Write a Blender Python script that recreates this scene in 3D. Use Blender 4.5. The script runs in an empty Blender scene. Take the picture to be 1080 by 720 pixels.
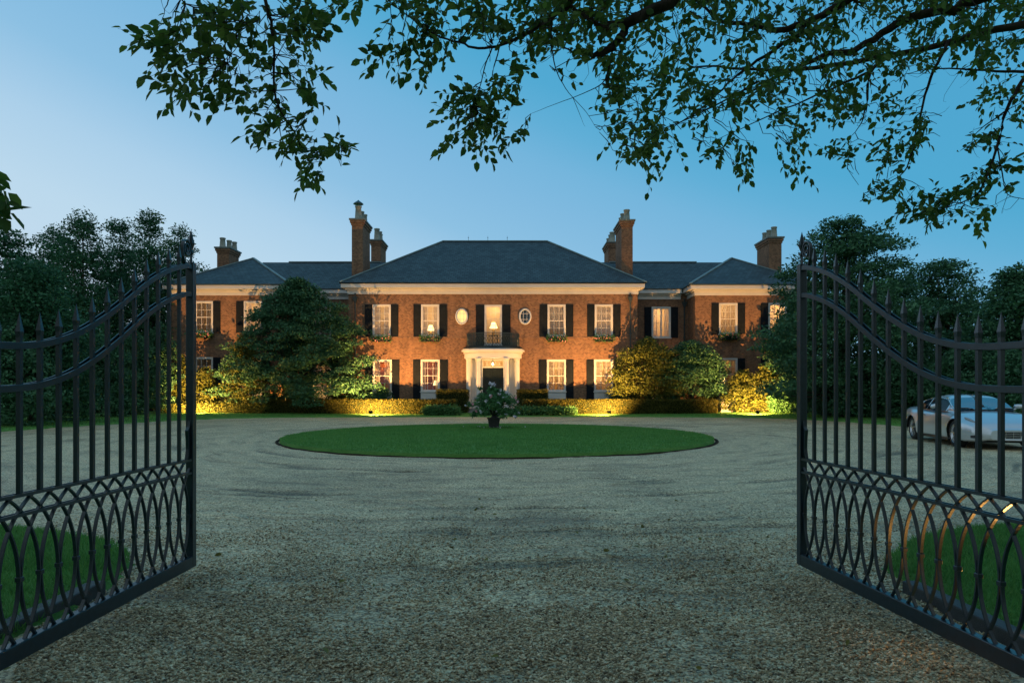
import bpy, bmesh, math, random
import numpy as np
from mathutils import Vector, Matrix

random.seed(7)
RNG = np.random.default_rng(11)
SC = bpy.context.scene
COL = SC.collection
PI = math.pi
F = 720.0            # focal length in photo pixels (24 mm on 36 mm)
HZ = 413.5           # horizon row
CAMZ = 1.5

def wx(px, d): return (px - 540.0) * d / F
def wz(py, d): return CAMZ + (HZ - py) * d / F

# ------------------------------------------------------------------ materials
def new_mat(name):
    m = bpy.data.materials.new(name); m.use_nodes = True
    nt = m.node_tree
    return m, nt, nt.nodes['Principled BSDF']

def N(nt, kind, **kw):
    n = nt.nodes.new(kind)
    for k, v in kw.items():
        if k in n.inputs.keys() if isinstance(k, str) else False:
            n.inputs[k].default_value = v
        else:
            setattr(n, k, v)
    return n

def ramp(nt, fac, stops):
    r = nt.nodes.new('ShaderNodeValToRGB')
    e = r.color_ramp.elements
    while len(e) < len(stops): e.new(0.5)
    for el, (p, c) in zip(e, stops):
        el.position = p; el.color = (c[0], c[1], c[2], 1)
    nt.links.new(fac, r.inputs[0])
    return r.outputs[0]

def noise(nt, vec, scale, detail=4, rough=.55, dist=0):
    n = nt.nodes.new('ShaderNodeTexNoise')
    n.inputs['Scale'].default_value = scale; n.inputs['Detail'].default_value = detail
    n.inputs['Roughness'].default_value = rough; n.inputs['Distortion'].default_value = dist
    if vec is not None: nt.links.new(vec, n.inputs['Vector'])
    return n.outputs['Fac']

def coord(nt, which='Object'):
    return nt.nodes.new('ShaderNodeTexCoord').outputs[which]

def bump(nt, b, height, strength=.5, dist=.02, prev=None):
    n = nt.nodes.new('ShaderNodeBump')
    n.inputs['Strength'].default_value = strength; n.inputs['Distance'].default_value = dist
    nt.links.new(height, n.inputs['Height'])
    if prev is not None: nt.links.new(prev, n.inputs['Normal'])
    nt.links.new(n.outputs[0], b.inputs['Normal'])
    return n.outputs[0]

def mixc(nt, fac, a, b, mode='MIX'):
    n = nt.nodes.new('ShaderNodeMix'); n.data_type = 'RGBA'; n.blend_type = mode
    for i, v in ((0, fac), (6, a), (7, b)):
        if isinstance(v, (int, float)): n.inputs[i].default_value = v
        elif isinstance(v, tuple): n.inputs[i].default_value = (v[0], v[1], v[2], 1)
        else: nt.links.new(v, n.inputs[i])
    return n.outputs[2]

def mathn(nt, op, a, b=None, clamp=False):
    n = nt.nodes.new('ShaderNodeMath'); n.operation = op; n.use_clamp = clamp
    for i, v in enumerate((a, b)):
        if v is None: continue
        if isinstance(v, (int, float)): n.inputs[i].default_value = v
        else: nt.links.new(v, n.inputs[i])
    return n.outputs[0]

def paint(name, col, rough=.5, var=.12, scale=3.0, metal=0.0, bmp=0.0, spec=.5):
    m, nt, b = new_mat(name)
    c = coord(nt)
    f = noise(nt, c, scale, 6, .6)
    lo = tuple(x * (1 - var) for x in col); hi = tuple(min(1, x * (1 + var)) for x in col)
    nt.links.new(ramp(nt, f, [(.3, lo), (.7, hi)]), b.inputs['Base Color'])
    b.inputs['Roughness'].default_value = rough; b.inputs['Metallic'].default_value = metal
    b.inputs['Specular IOR Level'].default_value = spec
    if bmp: bump(nt, b, noise(nt, c, scale * 14, 3), bmp, .01)
    return m

def foliage_mat(name, lo, hi, trans=.25, rough=.55, scale=.6, spec=.22):
    m, nt, b = new_mat(name)
    g = nt.nodes.new('ShaderNodeNewGeometry')
    f1 = noise(nt, coord(nt), scale, 3)
    f = mathn(nt, 'ADD', mathn(nt, 'MULTIPLY', f1, .6), mathn(nt, 'MULTIPLY', g.outputs['Random Per Island'], .5))
    colr = ramp(nt, f, [(.25, lo), (.85, hi)])
    nt.links.new(colr, b.inputs['Base Color'])
    b.inputs['Roughness'].default_value = rough
    b.inputs['Specular IOR Level'].default_value = spec
    t = nt.nodes.new('ShaderNodeBsdfTranslucent'); nt.links.new(colr, t.inputs[0])
    mx = nt.nodes.new('ShaderNodeMixShader'); mx.inputs[0].default_value = trans
    nt.links.new(b.outputs[0], mx.inputs[1]); nt.links.new(t.outputs[0], mx.inputs[2])
    nt.links.new(mx.outputs[0], nt.nodes['Material Output'].inputs[0])
    return m

def emit_mat(name, col, strength):
    m, nt, b = new_mat(name)
    b.inputs['Base Color'].default_value = (*col, 1)
    b.inputs['Emission Color'].default_value = (*col, 1); b.inputs['Emission Strength'].default_value = strength
    return m

def wall_uv(nt):
    """texture vector (along wall, height) for walls facing x or y"""
    c = coord(nt); g = nt.nodes.new('ShaderNodeNewGeometry')
    s = nt.nodes.new('ShaderNodeSeparateXYZ'); nt.links.new(c, s.inputs[0])
    sn = nt.nodes.new('ShaderNodeSeparateXYZ'); nt.links.new(g.outputs['True Normal'], sn.inputs[0])
    side = mathn(nt, 'GREATER_THAN', mathn(nt, 'ABSOLUTE', sn.outputs[0]), mathn(nt, 'ABSOLUTE', sn.outputs[1]))
    u = nt.nodes.new('ShaderNodeMix'); u.data_type = 'FLOAT'
    nt.links.new(side, u.inputs[0]); nt.links.new(s.outputs[0], u.inputs[2]); nt.links.new(s.outputs[1], u.inputs[3])
    cb = nt.nodes.new('ShaderNodeCombineXYZ')
    nt.links.new(u.outputs[0], cb.inputs[0]); nt.links.new(s.outputs[2], cb.inputs[1])
    return cb.outputs[0], c

def brick_mat():
    m, nt, b = new_mat('red brick')
    v, c = wall_uv(nt)
    t = nt.nodes.new('ShaderNodeTexBrick')
    nt.links.new(v, t.inputs['Vector'])
    t.inputs['Scale'].default_value = 1; t.inputs['Brick Width'].default_value = .13
    t.inputs['Row Height'].default_value = .085; t.inputs['Mortar Size'].default_value = .008
    t.inputs['Color1'].default_value = (.31, .165, .098, 1); t.inputs['Color2'].default_value = (.13, .068, .046, 1)
    t.inputs['Mortar'].default_value = (.25, .19, .14, 1); t.inputs['Bias'].default_value = -.1
    n1 = noise(nt, c, .7, 5, .6)
    n2 = noise(nt, v, 9, 2, .5)
    col = mixc(nt, .55, t.outputs[0], ramp(nt, n1, [(.3, (.72, .68, .68)), (.7, (1.05, 1.0, .95))]), 'MULTIPLY')
    st = nt.nodes.new('ShaderNodeMapping'); st.inputs['Scale'].default_value = (1.6, .22, 1); nt.links.new(v, st.inputs[0])
    col = mixc(nt, .4, col, ramp(nt, noise(nt, st.outputs[0], 1.4, 5, .65), [(.35, (.55, .53, .52)), (.6, (1.08, 1.05, 1.0))]), 'MULTIPLY')
    nt.links.new(col, b.inputs['Base Color']); b.inputs['Roughness'].default_value = .9
    b.inputs['Specular IOR Level'].default_value = .15
    bump(nt, b, t.outputs['Fac'], -.5, .01)
    return m

def slate_mat():
    m, nt, b = new_mat('slate')
    v, c = wall_uv(nt)
    mp = nt.nodes.new('ShaderNodeMapping'); mp.inputs['Scale'].default_value = (1, 1.7, 1); nt.links.new(v, mp.inputs[0])
    t = nt.nodes.new('ShaderNodeTexBrick'); nt.links.new(mp.outputs[0], t.inputs['Vector'])
    t.inputs['Scale'].default_value = 1; t.inputs['Brick Width'].default_value = .3
    t.inputs['Row Height'].default_value = .24; t.inputs['Mortar Size'].default_value = .012
    t.inputs['Color1'].default_value = (.062, .105, .130, 1); t.inputs['Color2'].default_value = (.036, .064, .082, 1)
    t.inputs['Mortar'].default_value = (.02, .022, .025, 1)
    col = mixc(nt, .6, t.outputs[0], ramp(nt, noise(nt, c, .9, 6, .65), [(.3, (.6, .6, .62)), (.7, (1.25, 1.2, 1.15))]), 'MULTIPLY')
    nt.links.new(col, b.inputs['Base Color']); b.inputs['Roughness'].default_value = .62
    b.inputs['Specular IOR Level'].default_value = .3
    bump(nt, b, t.outputs['Fac'], -.4, .02)
    return m

ISL = (-.45, 22.9)   # centre of the round lawn
def gravel_mat():
    m, nt, b = new_mat('gravel')
    c = coord(nt, 'Object')
    vo = nt.nodes.new('ShaderNodeTexVoronoi'); vo.inputs['Scale'].default_value = 62; nt.links.new(c, vo.inputs['Vector'])
    vo.inputs['Randomness'].default_value = 1
    # concentric ruts round the lawn
    sub = nt.nodes.new('ShaderNodeVectorMath'); sub.operation = 'SUBTRACT'; sub.inputs[1].default_value = (ISL[0], ISL[1], 0)
    nt.links.new(c, sub.inputs[0])
    ln = nt.nodes.new('ShaderNodeVectorMath'); ln.operation = 'LENGTH'; nt.links.new(sub.outputs[0], ln.inputs[0])
    s = nt.nodes.new('ShaderNodeSeparateXYZ'); nt.links.new(sub.outputs[0], s.inputs[0])
    ang = mathn(nt, 'ARCTAN2', s.outputs[0], s.outputs[1])
    rr = mathn(nt, 'ADD', ln.outputs['Value'], mathn(nt, 'MULTIPLY', noise(nt, c, .14, 3), 3.5))
    cb = nt.nodes.new('ShaderNodeCombineXYZ')
    nt.links.new(mathn(nt, 'MULTIPLY', rr, 2.2), cb.inputs[0]); nt.links.new(mathn(nt, 'MULTIPLY', ang, 5.0), cb.inputs[1])
    rut = noise(nt, cb.outputs[0], 1.0, 5, .62)
    cb2 = nt.nodes.new('ShaderNodeCombineXYZ')
    nt.links.new(mathn(nt, 'MULTIPLY', rr, 6.5), cb2.inputs[0]); nt.links.new(mathn(nt, 'MULTIPLY', ang, 4.0), cb2.inputs[1])
    streak = noise(nt, cb2.outputs[0], 1.0, 4, .7)
    big = noise(nt, c, .35, 4, .55)
    mid = noise(nt, c, 3.2, 5, .65)
    sep = nt.nodes.new('ShaderNodeSeparateColor'); nt.links.new(vo.outputs['Color'], sep.inputs[0])
    stone = ramp(nt, sep.outputs[0], [(.0, (.13, .10, .06)), (.3, (.38, .30, .17)), (.65, (.61, .49, .29)), (1, (.88, .75, .48))])
    col = mixc(nt, .6, stone, ramp(nt, rut, [(.34, (.45, .45, .44)), (.48, (1, 1, 1)), (.66, (1.15, 1.15, 1.1))]), 'MULTIPLY')
    col = mixc(nt, .35, col, ramp(nt, streak, [(.30, (.35, .35, .34)), (.42, (1, 1, 1)), (.7, (1.08, 1.08, 1.06))]), 'MULTIPLY')
    col = mixc(nt, .25, col, ramp(nt, big, [(.35, (.72, .73, .7)), (.65, (1.1, 1.08, 1.06))]), 'MULTIPLY')
    col = mixc(nt, .35, col, ramp(nt, mid, [(.35, (.62, .62, .62)), (.6, (1.1, 1.1, 1.08))]), 'MULTIPLY')
    da = nt.nodes.new('ShaderNodeAttribute'); da.attribute_name = 'gravel_tone'
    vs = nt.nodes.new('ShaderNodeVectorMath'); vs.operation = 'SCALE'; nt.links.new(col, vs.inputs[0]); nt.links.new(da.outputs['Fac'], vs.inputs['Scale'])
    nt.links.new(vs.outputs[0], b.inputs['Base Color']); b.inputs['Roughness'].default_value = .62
    b.inputs['Specular IOR Level'].default_value = .35
    p = bump(nt, b, vo.outputs['Distance'], -.9, .012)
    p = bump(nt, b, rut, 1.0, .16, p)
    p = bump(nt, b, streak, 1.0, .07, p)
    bump(nt, b, mid, 1.0, .06, p)
    return m

def grass_mat(name='lawn grass', lo=(.068, .20, .042), hi=(.165, .37, .085)):
    m, nt, b = new_mat(name)
    c = coord(nt)
    mp = nt.nodes.new('ShaderNodeMapping'); mp.inputs['Scale'].default_value = (.22, 1.3, 1); nt.links.new(c, mp.inputs[0])
    f = mathn(nt, 'ADD', mathn(nt, 'MULTIPLY', noise(nt, mp.outputs[0], 1.0, 5, .65), .6), mathn(nt, 'MULTIPLY', noise(nt, c, 14, 4, .7), .4))
    nt.links.new(ramp(nt, f, [(.35, lo), (.65, hi)]), b.inputs['Base Color'])
    b.inputs['Roughness'].default_value = .8; b.inputs['Specular IOR Level'].default_value = .15
    bump(nt, b, noise(nt, c, 40, 4, .8), .9, .04)
    return m

def glass_mat(tint=(.93, .95, .95), k=1.8):
    m, nt, b = new_mat('window glass')
    out = nt.nodes['Material Output']
    gl = nt.nodes.new('ShaderNodeBsdfGlossy'); gl.inputs['Roughness'].default_value = .03
    tr = nt.nodes.new('ShaderNodeBsdfTransparent'); tr.inputs[0].default_value = (*tint, 1)
    fr = nt.nodes.new('ShaderNodeFresnel'); fr.inputs[0].default_value = 1.5
    mx = nt.nodes.new('ShaderNodeMixShader')
    nt.links.new(mathn(nt, 'MULTIPLY', fr.outputs[0], k, True), mx.inputs[0])
    nt.links.new(tr.outputs[0], mx.inputs[1]); nt.links.new(gl.outputs[0], mx.inputs[2])
    nt.links.new(mx.outputs[0], out.inputs[0])
    return m

def sheer_mat():
    m, nt, b = new_mat('sheer curtain')
    out = nt.nodes['Material Output']
    df = nt.nodes.new('ShaderNodeBsdfDiffuse'); df.inputs[0].default_value = (.62, .58, .56, 1)
    tl = nt.nodes.new('ShaderNodeBsdfTranslucent'); tl.inputs[0].default_value = (.62, .52, .46, 1)
    tr = nt.nodes.new('ShaderNodeBsdfTransparent')
    a = nt.nodes.new('ShaderNodeMixShader'); a.inputs[0].default_value = .5
    nt.links.new(df.outputs[0], a.inputs[1]); nt.links.new(tl.outputs[0], a.inputs[2])
    c = nt.nodes.new('ShaderNodeMixShader'); c.inputs[0].default_value = .28
    nt.links.new(a.outputs[0], c.inputs[1]); nt.links.new(tr.outputs[0], c.inputs[2])
    nt.links.new(c.outputs[0], out.inputs[0])
    return m

M = dict(
    brick=brick_mat(), slate=slate_mat(), gravel=gravel_mat(), lawn=grass_mat(),
    blade=foliage_mat('grass blades', (.08, .23, .05), (.17, .38, .09), .45, .6, 1.0, .3),
    white=paint('white painted wood', (.62, .61, .60), .5, .06, 1.5),
    gutter=paint('dark gutter', (.035, .05, .055), .6, .2, 4),
    ridge=paint('weathered ridge flashing', (.17, .24, .25), .55, .2, 2),
    shutter=paint('black green shutter paint', (.009, .013, .019), .75, .3, 5, 0, 0, .15),
    door=paint('black door paint', (.010, .014, .012), .3, .3, 5),
    iron=paint('black painted iron', (.007, .022, .032), .30, .35, 30, 0, .06, .75),
    stone=paint('grey stone', (.30, .29, .27), .85, .25, 8, 0, .4),
    lead=paint('chimney cap stone', (.16, .18, .17), .7, .3, 6, 0, .3),
    pot=paint('clay chimney pot', (.27, .28, .24), .7, .25, 5),
    darkstone=paint('dark granite', (.055, .060, .062), .7, .3, 8, 0, .3),
    marble=paint('white marble', (.70, .68, .62), .5, .15, 8),
    bark=paint('bark', (.055, .045, .035), .95, .5, 12, 0, .8, .1),
    soil=paint('soil', (.04, .03, .02), .95, .4, 10, 0, .8, .1),
    glass=glass_mat(), sheer=sheer_mat(),
    cream=paint('cream plaster', (.72, .58, .38), .9, .06),
    red=paint('red lacquered wall', (.30, .075, .02), .7, .1),
    dim=paint('dim plaster', (.30, .30, .30), .9, .1),
    wood=paint('dark wood', (.10, .05, .025), .4, .3, 6),
    brass=paint('brass', (.6, .42, .16), .3, .1, 5, 1),
    shade=emit_mat('lit lamp shade', (1.0, .70, .30), 2.6),
    bulb=emit_mat('lit lantern glass', (1.0, .78, .42), 9),
    ovalpane=emit_mat('lit oval pane', (1.0, .66, .26), .85),
    led=emit_mat('lit floodlight lens', (1.0, .62, .22), 14),
    darkglass=paint('dark glass', (.012, .016, .02), .05, .1, 3, 0, 0, .8),
    hedge=foliage_mat('clipped box leaves', (.042, .048, .010), (.13, .125, .022), .15),
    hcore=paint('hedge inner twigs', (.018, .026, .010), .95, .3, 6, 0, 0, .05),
    leafdark=foliage_mat('dark evergreen leaves', (.026, .090, .046), (.09, .22, .105), .15),
    leafmid=foliage_mat('mid green leaves', (.035, .11, .04), (.09, .24, .08), .2),
    leafwood=foliage_mat('woodland leaves', (.022, .085, .042), (.065, .19, .09), .25),
    leafover=foliage_mat('overhead leaves', (.038, .095, .020), (.13, .23, .04), .45, .5, .9),
    leafbloom=foliage_mat('flowering bush leaves', (.05, .14, .05), (.13, .30, .11), .3),
    leafshrub=foliage_mat('shrub leaves', (.050, .072, .016), (.17, .19, .036), .2),
    pink=paint('pink petals', (.72, .30, .36), .7, .2, 20),
    petal=paint('white petals', (.66, .62, .70), .7, .12, 20),
    urn=paint('dark lead planter', (.030, .028, .030), .6, .3, 10, 0, .2),
    tyre=paint('tyre rubber', (.018, .018, .018), .85, .2, 10),
    rim=paint('alloy rim', (.55, .56, .58), .25, .08, 5, .9),
    tan=paint('tan leather', (.62, .20, .05), .6, .15, 6),
    black=paint('black plastic', (.015, .015, .016), .5, .2, 8),
    lamp=paint('headlamp lens', (.35, .38, .42), .08, .2, 8, .3),
    pebble=None, leaflitter=paint('fallen leaf', (.16, .15, .03), .8, .4, 20),
)
def carpaint():
    m, nt, b = new_mat('silver car paint')
    b.inputs['Base Color'].default_value = (.58, .63, .68, 1); b.inputs['Metallic'].default_value = .5
    b.inputs['Roughness'].default_value = .28; b.inputs['Coat Weight'].default_value = 1; b.inputs['Coat Roughness'].default_value = .04
    return m
M['car'] = carpaint()
M['carglass'] = glass_mat((.16, .22, .27), .55)
def pebble_mat():
    m, nt, b = new_mat('loose pebbles')
    g = nt.nodes.new('ShaderNodeNewGeometry')
    nt.links.new(ramp(nt, g.outputs['Random Per Island'], [(0, (.11, .085, .055)), (.25, (.33, .26, .155)), (.7, (.62, .50, .31)), (1, (.92, .80, .56))]), b.inputs['Base Color'])
    b.inputs['Roughness'].default_value = .8; b.inputs['Specular IOR Level'].default_value = .25
    return m
M['pebble'] = pebble_mat()

# ------------------------------------------------------------------ objects
ORG = {}
def tag(o, label=None, cat=None, group=None, kind=None):
    if label: o['label'] = label
    if cat: o['category'] = cat
    if group: o['group'] = group
    if kind: o['kind'] = kind
    return o
def thing(name, label, cat, loc=(0, 0, 0), rotz=0, group=None, local=False):
    o = bpy.data.objects.new(name, None); COL.objects.link(o)
    o.location = loc; o.rotation_euler = (0, 0, rotz); o.empty_display_size = .2
    ORG[o.name] = Vector((0, 0, 0)) if local else Vector(loc)
    return tag(o, label, cat, group)

class MB:
    def __init__(s): s.v = []; s.f = []; s.sm = False
    def add(s, vs, fs):
        k = len(s.v); s.v += [tuple(p) for p in vs]; s.f += [tuple(i + k for i in f) for f in fs]; return s
    def box(s, x0, x1, y0, y1, z0, z1):
        return s.add([(x0, y0, z0), (x1, y0, z0), (x1, y1, z0), (x0, y1, z0), (x0, y0, z1), (x1, y0, z1), (x1, y1, z1), (x0, y1, z1)],
                     [(0, 3, 2, 1), (4, 5, 6, 7), (0, 1, 5, 4), (1, 2, 6, 5), (2, 3, 7, 6), (3, 0, 4, 7)])
    def bx(s, c, d): return s.box(c[0] - d[0] / 2, c[0] + d[0] / 2, c[1] - d[1] / 2, c[1] + d[1] / 2, c[2] - d[2] / 2, c[2] + d[2] / 2)
    def lathe(s, prof, c=(0, 0, 0), n=20):
        vs = []; fs = []
        for r, z in prof:
            for k in range(n):
                a = 2 * PI * k / n; vs.append((c[0] + r * math.cos(a), c[1] + r * math.sin(a), c[2] + z))
        for i in range(len(prof) - 1):
            for k in range(n):
                a = i * n + k; b = i * n + (k + 1) % n; fs.append((a, b, b + n, a + n))
        fs.append(tuple(range(n - 1, -1, -1))); fs.append(tuple(range((len(prof) - 1) * n, len(prof) * n)))
        return s.add(vs, fs)
    def sweep(s, pts, prof, up=(0, 0, 1), closed=False, radii=None, caps=True):
        """sweep closed 2-D profile (side, up) along points"""
        P = [Vector(p) for p in pts]; n = len(P); m = len(prof); vs = []; fs = []
        for i, p in enumerate(P):
            if closed: t = P[(i + 1) % n] - P[i - 1]
            else: t = P[min(i + 1, n - 1)] - P[max(i - 1, 0)]
            t.normalize(); u = Vector(up)
            if abs(t.dot(u)) > .98: u = Vector((1, 0, 0)) if abs(t.x) < .9 else Vector((0, 1, 0))
            sd = t.cross(u).normalized(); u2 = sd.cross(t)
            r = radii[i] if radii else 1
            for a, b in prof: vs.append(p + sd * a * r + u2 * b * r)
        rng = n if closed else n - 1
        for i in range(rng):
            j = (i + 1) % n
            for k in range(m):
                l = (k + 1) % m; fs.append((i * m + k, i * m + l, j * m + l, j * m + k))
        if not closed and caps:
            fs.append(tuple(range(m - 1, -1, -1))); fs.append(tuple((n - 1) * m + k for k in range(m)))
        return s.add(vs, fs)
    def tube(s, pts, r, n=6, closed=False, up=(0, 0, 1)):
        prof = [(math.cos(2 * PI * k / n), math.sin(2 * PI * k / n)) for k in range(n)]
        rad = list(r) if hasattr(r, '__len__') else [r] * len(pts)
        return s.sweep(pts, prof, up, closed, rad)
    def bar(s, pts, w, h, up=(0, 0, 1), closed=False):
        return s.sweep(pts, [(-w / 2, -h / 2), (w / 2, -h / 2), (w / 2, h / 2), (-w / 2, h / 2)], up, closed)
    def build(s, name, mat, parent=None, smooth=False, bevel=0, loc=None):
        me = bpy.data.meshes.new(name)
        if parent is not None: o0 = ORG.get(parent.name, Vector((0, 0, 0)))
        else: o0 = Vector(loc) if loc is not None else Vector((0, 0, 0))
        me.from_pydata([(p[0] - o0.x, p[1] - o0.y, p[2] - o0.z) for p in s.v], [], s.f)
        me.materials.append(mat); me.update()
        bm = bmesh.new(); bm.from_mesh(me); bmesh.ops.recalc_face_normals(bm, faces=bm.faces); bm.to_mesh(me); bm.free()
        if smooth: me.polygons.foreach_set('use_smooth', [True] * len(me.polygons))
        o = bpy.data.objects.new(name, me); COL.objects.link(o)
        if parent is not None: o.parent = parent; ORG[o.name] = o0
        elif loc is not None: o.location = loc
        if bevel:
            b = o.modifiers.new('bevel', 'BEVEL'); b.width = bevel; b.segments = 2; b.limit_method = 'ANGLE'
        return o

def npmesh(name, V, Fa, mat, parent=None, origin=None, fs=None):
    """V (n,3) float array, Fa (m,k) int array"""
    o0 = np.array(ORG.get(parent.name, (0, 0, 0)) if parent is not None else (origin if origin is not None else (0, 0, 0)), float)
    V = V - o0
    me = bpy.data.meshes.new(name)
    k = Fa.shape[1]
    me.vertices.add(len(V)); me.vertices.foreach_set('co', V.astype(np.float32).ravel())
    me.loops.add(Fa.size); me.loops.foreach_set('vertex_index', Fa.astype(np.int32).ravel())
    me.polygons.add(len(Fa)); me.polygons.foreach_set('loop_start', np.arange(0, Fa.size, k, dtype=np.int32))
    me.polygons.foreach_set('loop_total', np.full(len(Fa), k, dtype=np.int32))
    if fs: me.polygons.foreach_set('use_smooth', np.ones(len(Fa), dtype=bool))
    me.materials.append(mat); me.update(calc_edges=True); me.validate()
    o = bpy.data.objects.new(name, me); COL.objects.link(o)
    if parent is not None: o.parent = parent; ORG[o.name] = Vector(o0)
    elif origin is not None: o.location = origin
    return o

def leaf_geo(P, size, rng, asp=.5, fold=.25, droop=0.0, D=None, big=False):
    """one small folded leaf per point"""
    n = len(P)
    if D is None:
        D = rng.normal(size=(n, 3)); D[:, 2] = D[:, 2] * .6 - droop
    D = D / np.linalg.norm(D, axis=1)[:, None]
    R = rng.normal(size=(n, 3)); R[:, 2] += 1.2
    S = np.cross(D, R); S /= np.linalg.norm(S, axis=1)[:, None] + 1e-9
    U = np.cross(S, D)
    L = (size * (.65 + .7 * rng.random(n)))[:, None]
    W = L * asp * .5
    if not big:
        V = np.stack([P, P + D * L * .45 + S * W + U * W * fold, P + D * L, P + D * L * .45 - S * W + U * W * fold], 1).reshape(-1, 3)
        b = np.arange(n)[:, None] * 4
        Fa = np.concatenate([b + [0, 1, 2], b + [0, 2, 3]], 0)
        return V, Fa
    V = np.stack([P, P + D * L * .28 + S * W * .9 + U * W * fold, P + D * L * .66 + S * W * .8 + U * W * fold - U * L * .05, P + D * L - U * L * .12,
                  P + D * L * .66 - S * W * .8 + U * W * fold - U * L * .05, P + D * L * .28 - S * W * .9 + U * W * fold], 1).reshape(-1, 3)
    b = np.arange(n)[:, None] * 6
    return V, np.concatenate([b + [0, 1, 2, 3], b + [0, 3, 4, 5]], 0)

def clump_points(centers, radii, counts, rng, flat=.55, shell=.5):
    out = []
    for c, r, k in zip(centers, radii, counts):
        d = rng.normal(size=(k, 3)); d /= np.linalg.norm(d, axis=1)[:, None]
        d[:, 2] = np.where(d[:, 2] < -.2, d[:, 2] * .5, d[:, 2])
        rad = r * (shell + (1 - shell) * rng.random(k) ** .6)[:, None] * (1 + .12 * rng.normal(size=(k, 1)))
        out.append(np.asarray(c) + d * rad * [1, 1, flat])
    return np.concatenate(out)

def tree(name, label, cat, x, y, z0, height, rad, prof, mat, leaf=.15, nleaf=12000, nclump=90, clump=.9, trunk_r=.18, trunk_h=None,
         group=None, seed=1, flat=.55, lean=0., fill=.72, ystretch=1., droop=.1, loose=0.):
    """prof(t) -> relative radius for t in 0..1 over crown height (crown base to top)"""
    rng = np.random.default_rng(seed)
    T = thing(name, label, cat, (x, y, z0), 0, group)
    hts = np.random.default_rng(seed + 5).random(3)
    cb = trunk_h if trunk_h is not None else height * .18
    ch = height - cb
    cs = []; rs = []
    gr = PI * (3 - 5 ** .5)
    for i in range(nclump):
        t = (i + .5) / nclump
        t = t ** .85
        a = i * gr + rng.normal() * .35
        if loose and rng.random() < .42 * loose * t: continue
        R = rad * prof(t) * (1 + loose * .38 * math.sin(a * 2 + seed * 1.7) * math.sin(t * 5 + seed))
        q = fill + (1 - fill) * rng.random() if rng.random() < .75 else rng.random() * fill
        q *= 1 + .10 * rng.normal()
        cl = clump * (.6 + .7 * rng.random()) * (.55 + .45 * prof(t))
        rr = max(0, R * q - cl * .45)
        cs.append((x + lean * t * ch + rr * math.cos(a), y + rr * math.sin(a) * ystretch, z0 + cb + t * (ch - cl * flat * .8) - loose * t * ch * .22 * abs(math.sin(a * 1.5 + seed)) * (rr / (rad + .01)) ** .7))
        rs.append(cl)
    w = np.array(rs) ** 2; cnt = np.maximum(8, (nleaf * w / w.sum()).astype(int))
    P = clump_points(cs, rs, cnt, rng, flat)
    V, Fa = leaf_geo(P, leaf, rng, droop=droop)
    npmesh('crown', V, Fa, mat, T)
    mb = MB()
    top = Vector((x + lean * ch * .8, y, z0 + cb + ch * .8))
    pts = [Vector((x, y, z0 - .1)), Vector((x + rng.normal() * .1, y, z0 + cb * .8)), Vector((x + lean * ch * .4 + rng.normal() * .15, y, z0 + cb + ch * .4)), top]
    mb.tube(pts, [trunk_r * 1.25, trunk_r * .9, trunk_r * .5, trunk_r * .12], 8)
    for i in rng.choice(len(cs), min(26, len(cs)), replace=False):
        c = Vector(cs[i]); h = max(.15, (c.z - z0) * .55); k = min(1, h / (top.z - z0))
        s = Vector((x + lean * ch * .8 * k, y, z0 + h))
        mb.tube([s, s.lerp(c, .5) + Vector((0, 0, .15)), c], [trunk_r * .35 * (1 - .5 * k), trunk_r * .2, trunk_r * .06], 5)
    mb.build('trunk', M['bark'], T, True)
    return T

egg = lambda t: max(.05, math.sin(PI * min(1, (t * .86 + .14))) ** .75)
dome = lambda t: max(.08, (1 - t ** 2.2) ** .5 * (.75 + .25 * min(1, t * 4)))
cone = lambda t: max(.05, (1 - t) ** .72 * (.72 + .28 * min(1, t * 3.2)))
broad = lambda t: max(.08, math.sin(PI * (t * .75 + .22)) ** .6)

# ------------------------------------------------------------------ camera, world, sun
cd = bpy.data.cameras.new('camera'); cam = bpy.data.objects.new('camera', cd); COL.objects.link(cam)
cd.lens = 24; cd.sensor_width = 36; cd.shift_y = (HZ - 360) / 1080
cam.location = (0, 0, CAMZ); cam.rotation_euler = (PI / 2, 0, 0); cd.clip_start = .05; cd.clip_end = 3000
SC.camera = cam

SUN_EL, SUN_ROT = 2.0, -50.0
W = bpy.data.worlds.new('World'); SC.world = W; W.use_nodes = True
nt = W.node_tree; bg = nt.nodes['Background']
sk = nt.nodes.new('ShaderNodeTexSky'); sk.sky_type = 'NISHITA'; sk.sun_disc = False
sk.sun_elevation = math.radians(SUN_EL); sk.sun_rotation = math.radians(SUN_ROT)
sk.air_density = 1; sk.dust_density = .3; sk.ozone_density = 3
tinted = mixc(nt, 1.0, sk.outputs[0], (.26, .44, .50), 'MULTIPLY')
tc = nt.nodes.new('ShaderNodeTexCoord'); sp = nt.nodes.new('ShaderNodeSeparateXYZ'); nt.links.new(tc.outputs['Generated'], sp.inputs[0])
tt = mathn(nt, 'ADD', mathn(nt, 'MULTIPLY', sp.outputs[0], 1.55), mathn(nt, 'MULTIPLY', mathn(nt, 'MAXIMUM', sp.outputs[2], 0.0), 4.2))
s01 = mathn(nt, 'MULTIPLY', mathn(nt, 'ADD', tt, 1.0), .2, True)
rampc = ramp(nt, s01, [(0, (.62, .73, .86)), (.23, (.52, .695, .845)), (.30, (.43, .64, .82)), (.37, (.28, .54, .765)), (.43, (.23, .50, .745)), (.48, (.185, .475, .725)), (.52, (.125, .44, .69)), (.56, (.085, .41, .66)), (.75, (.075, .38, .64)), (1, (.07, .33, .58))])
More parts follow.
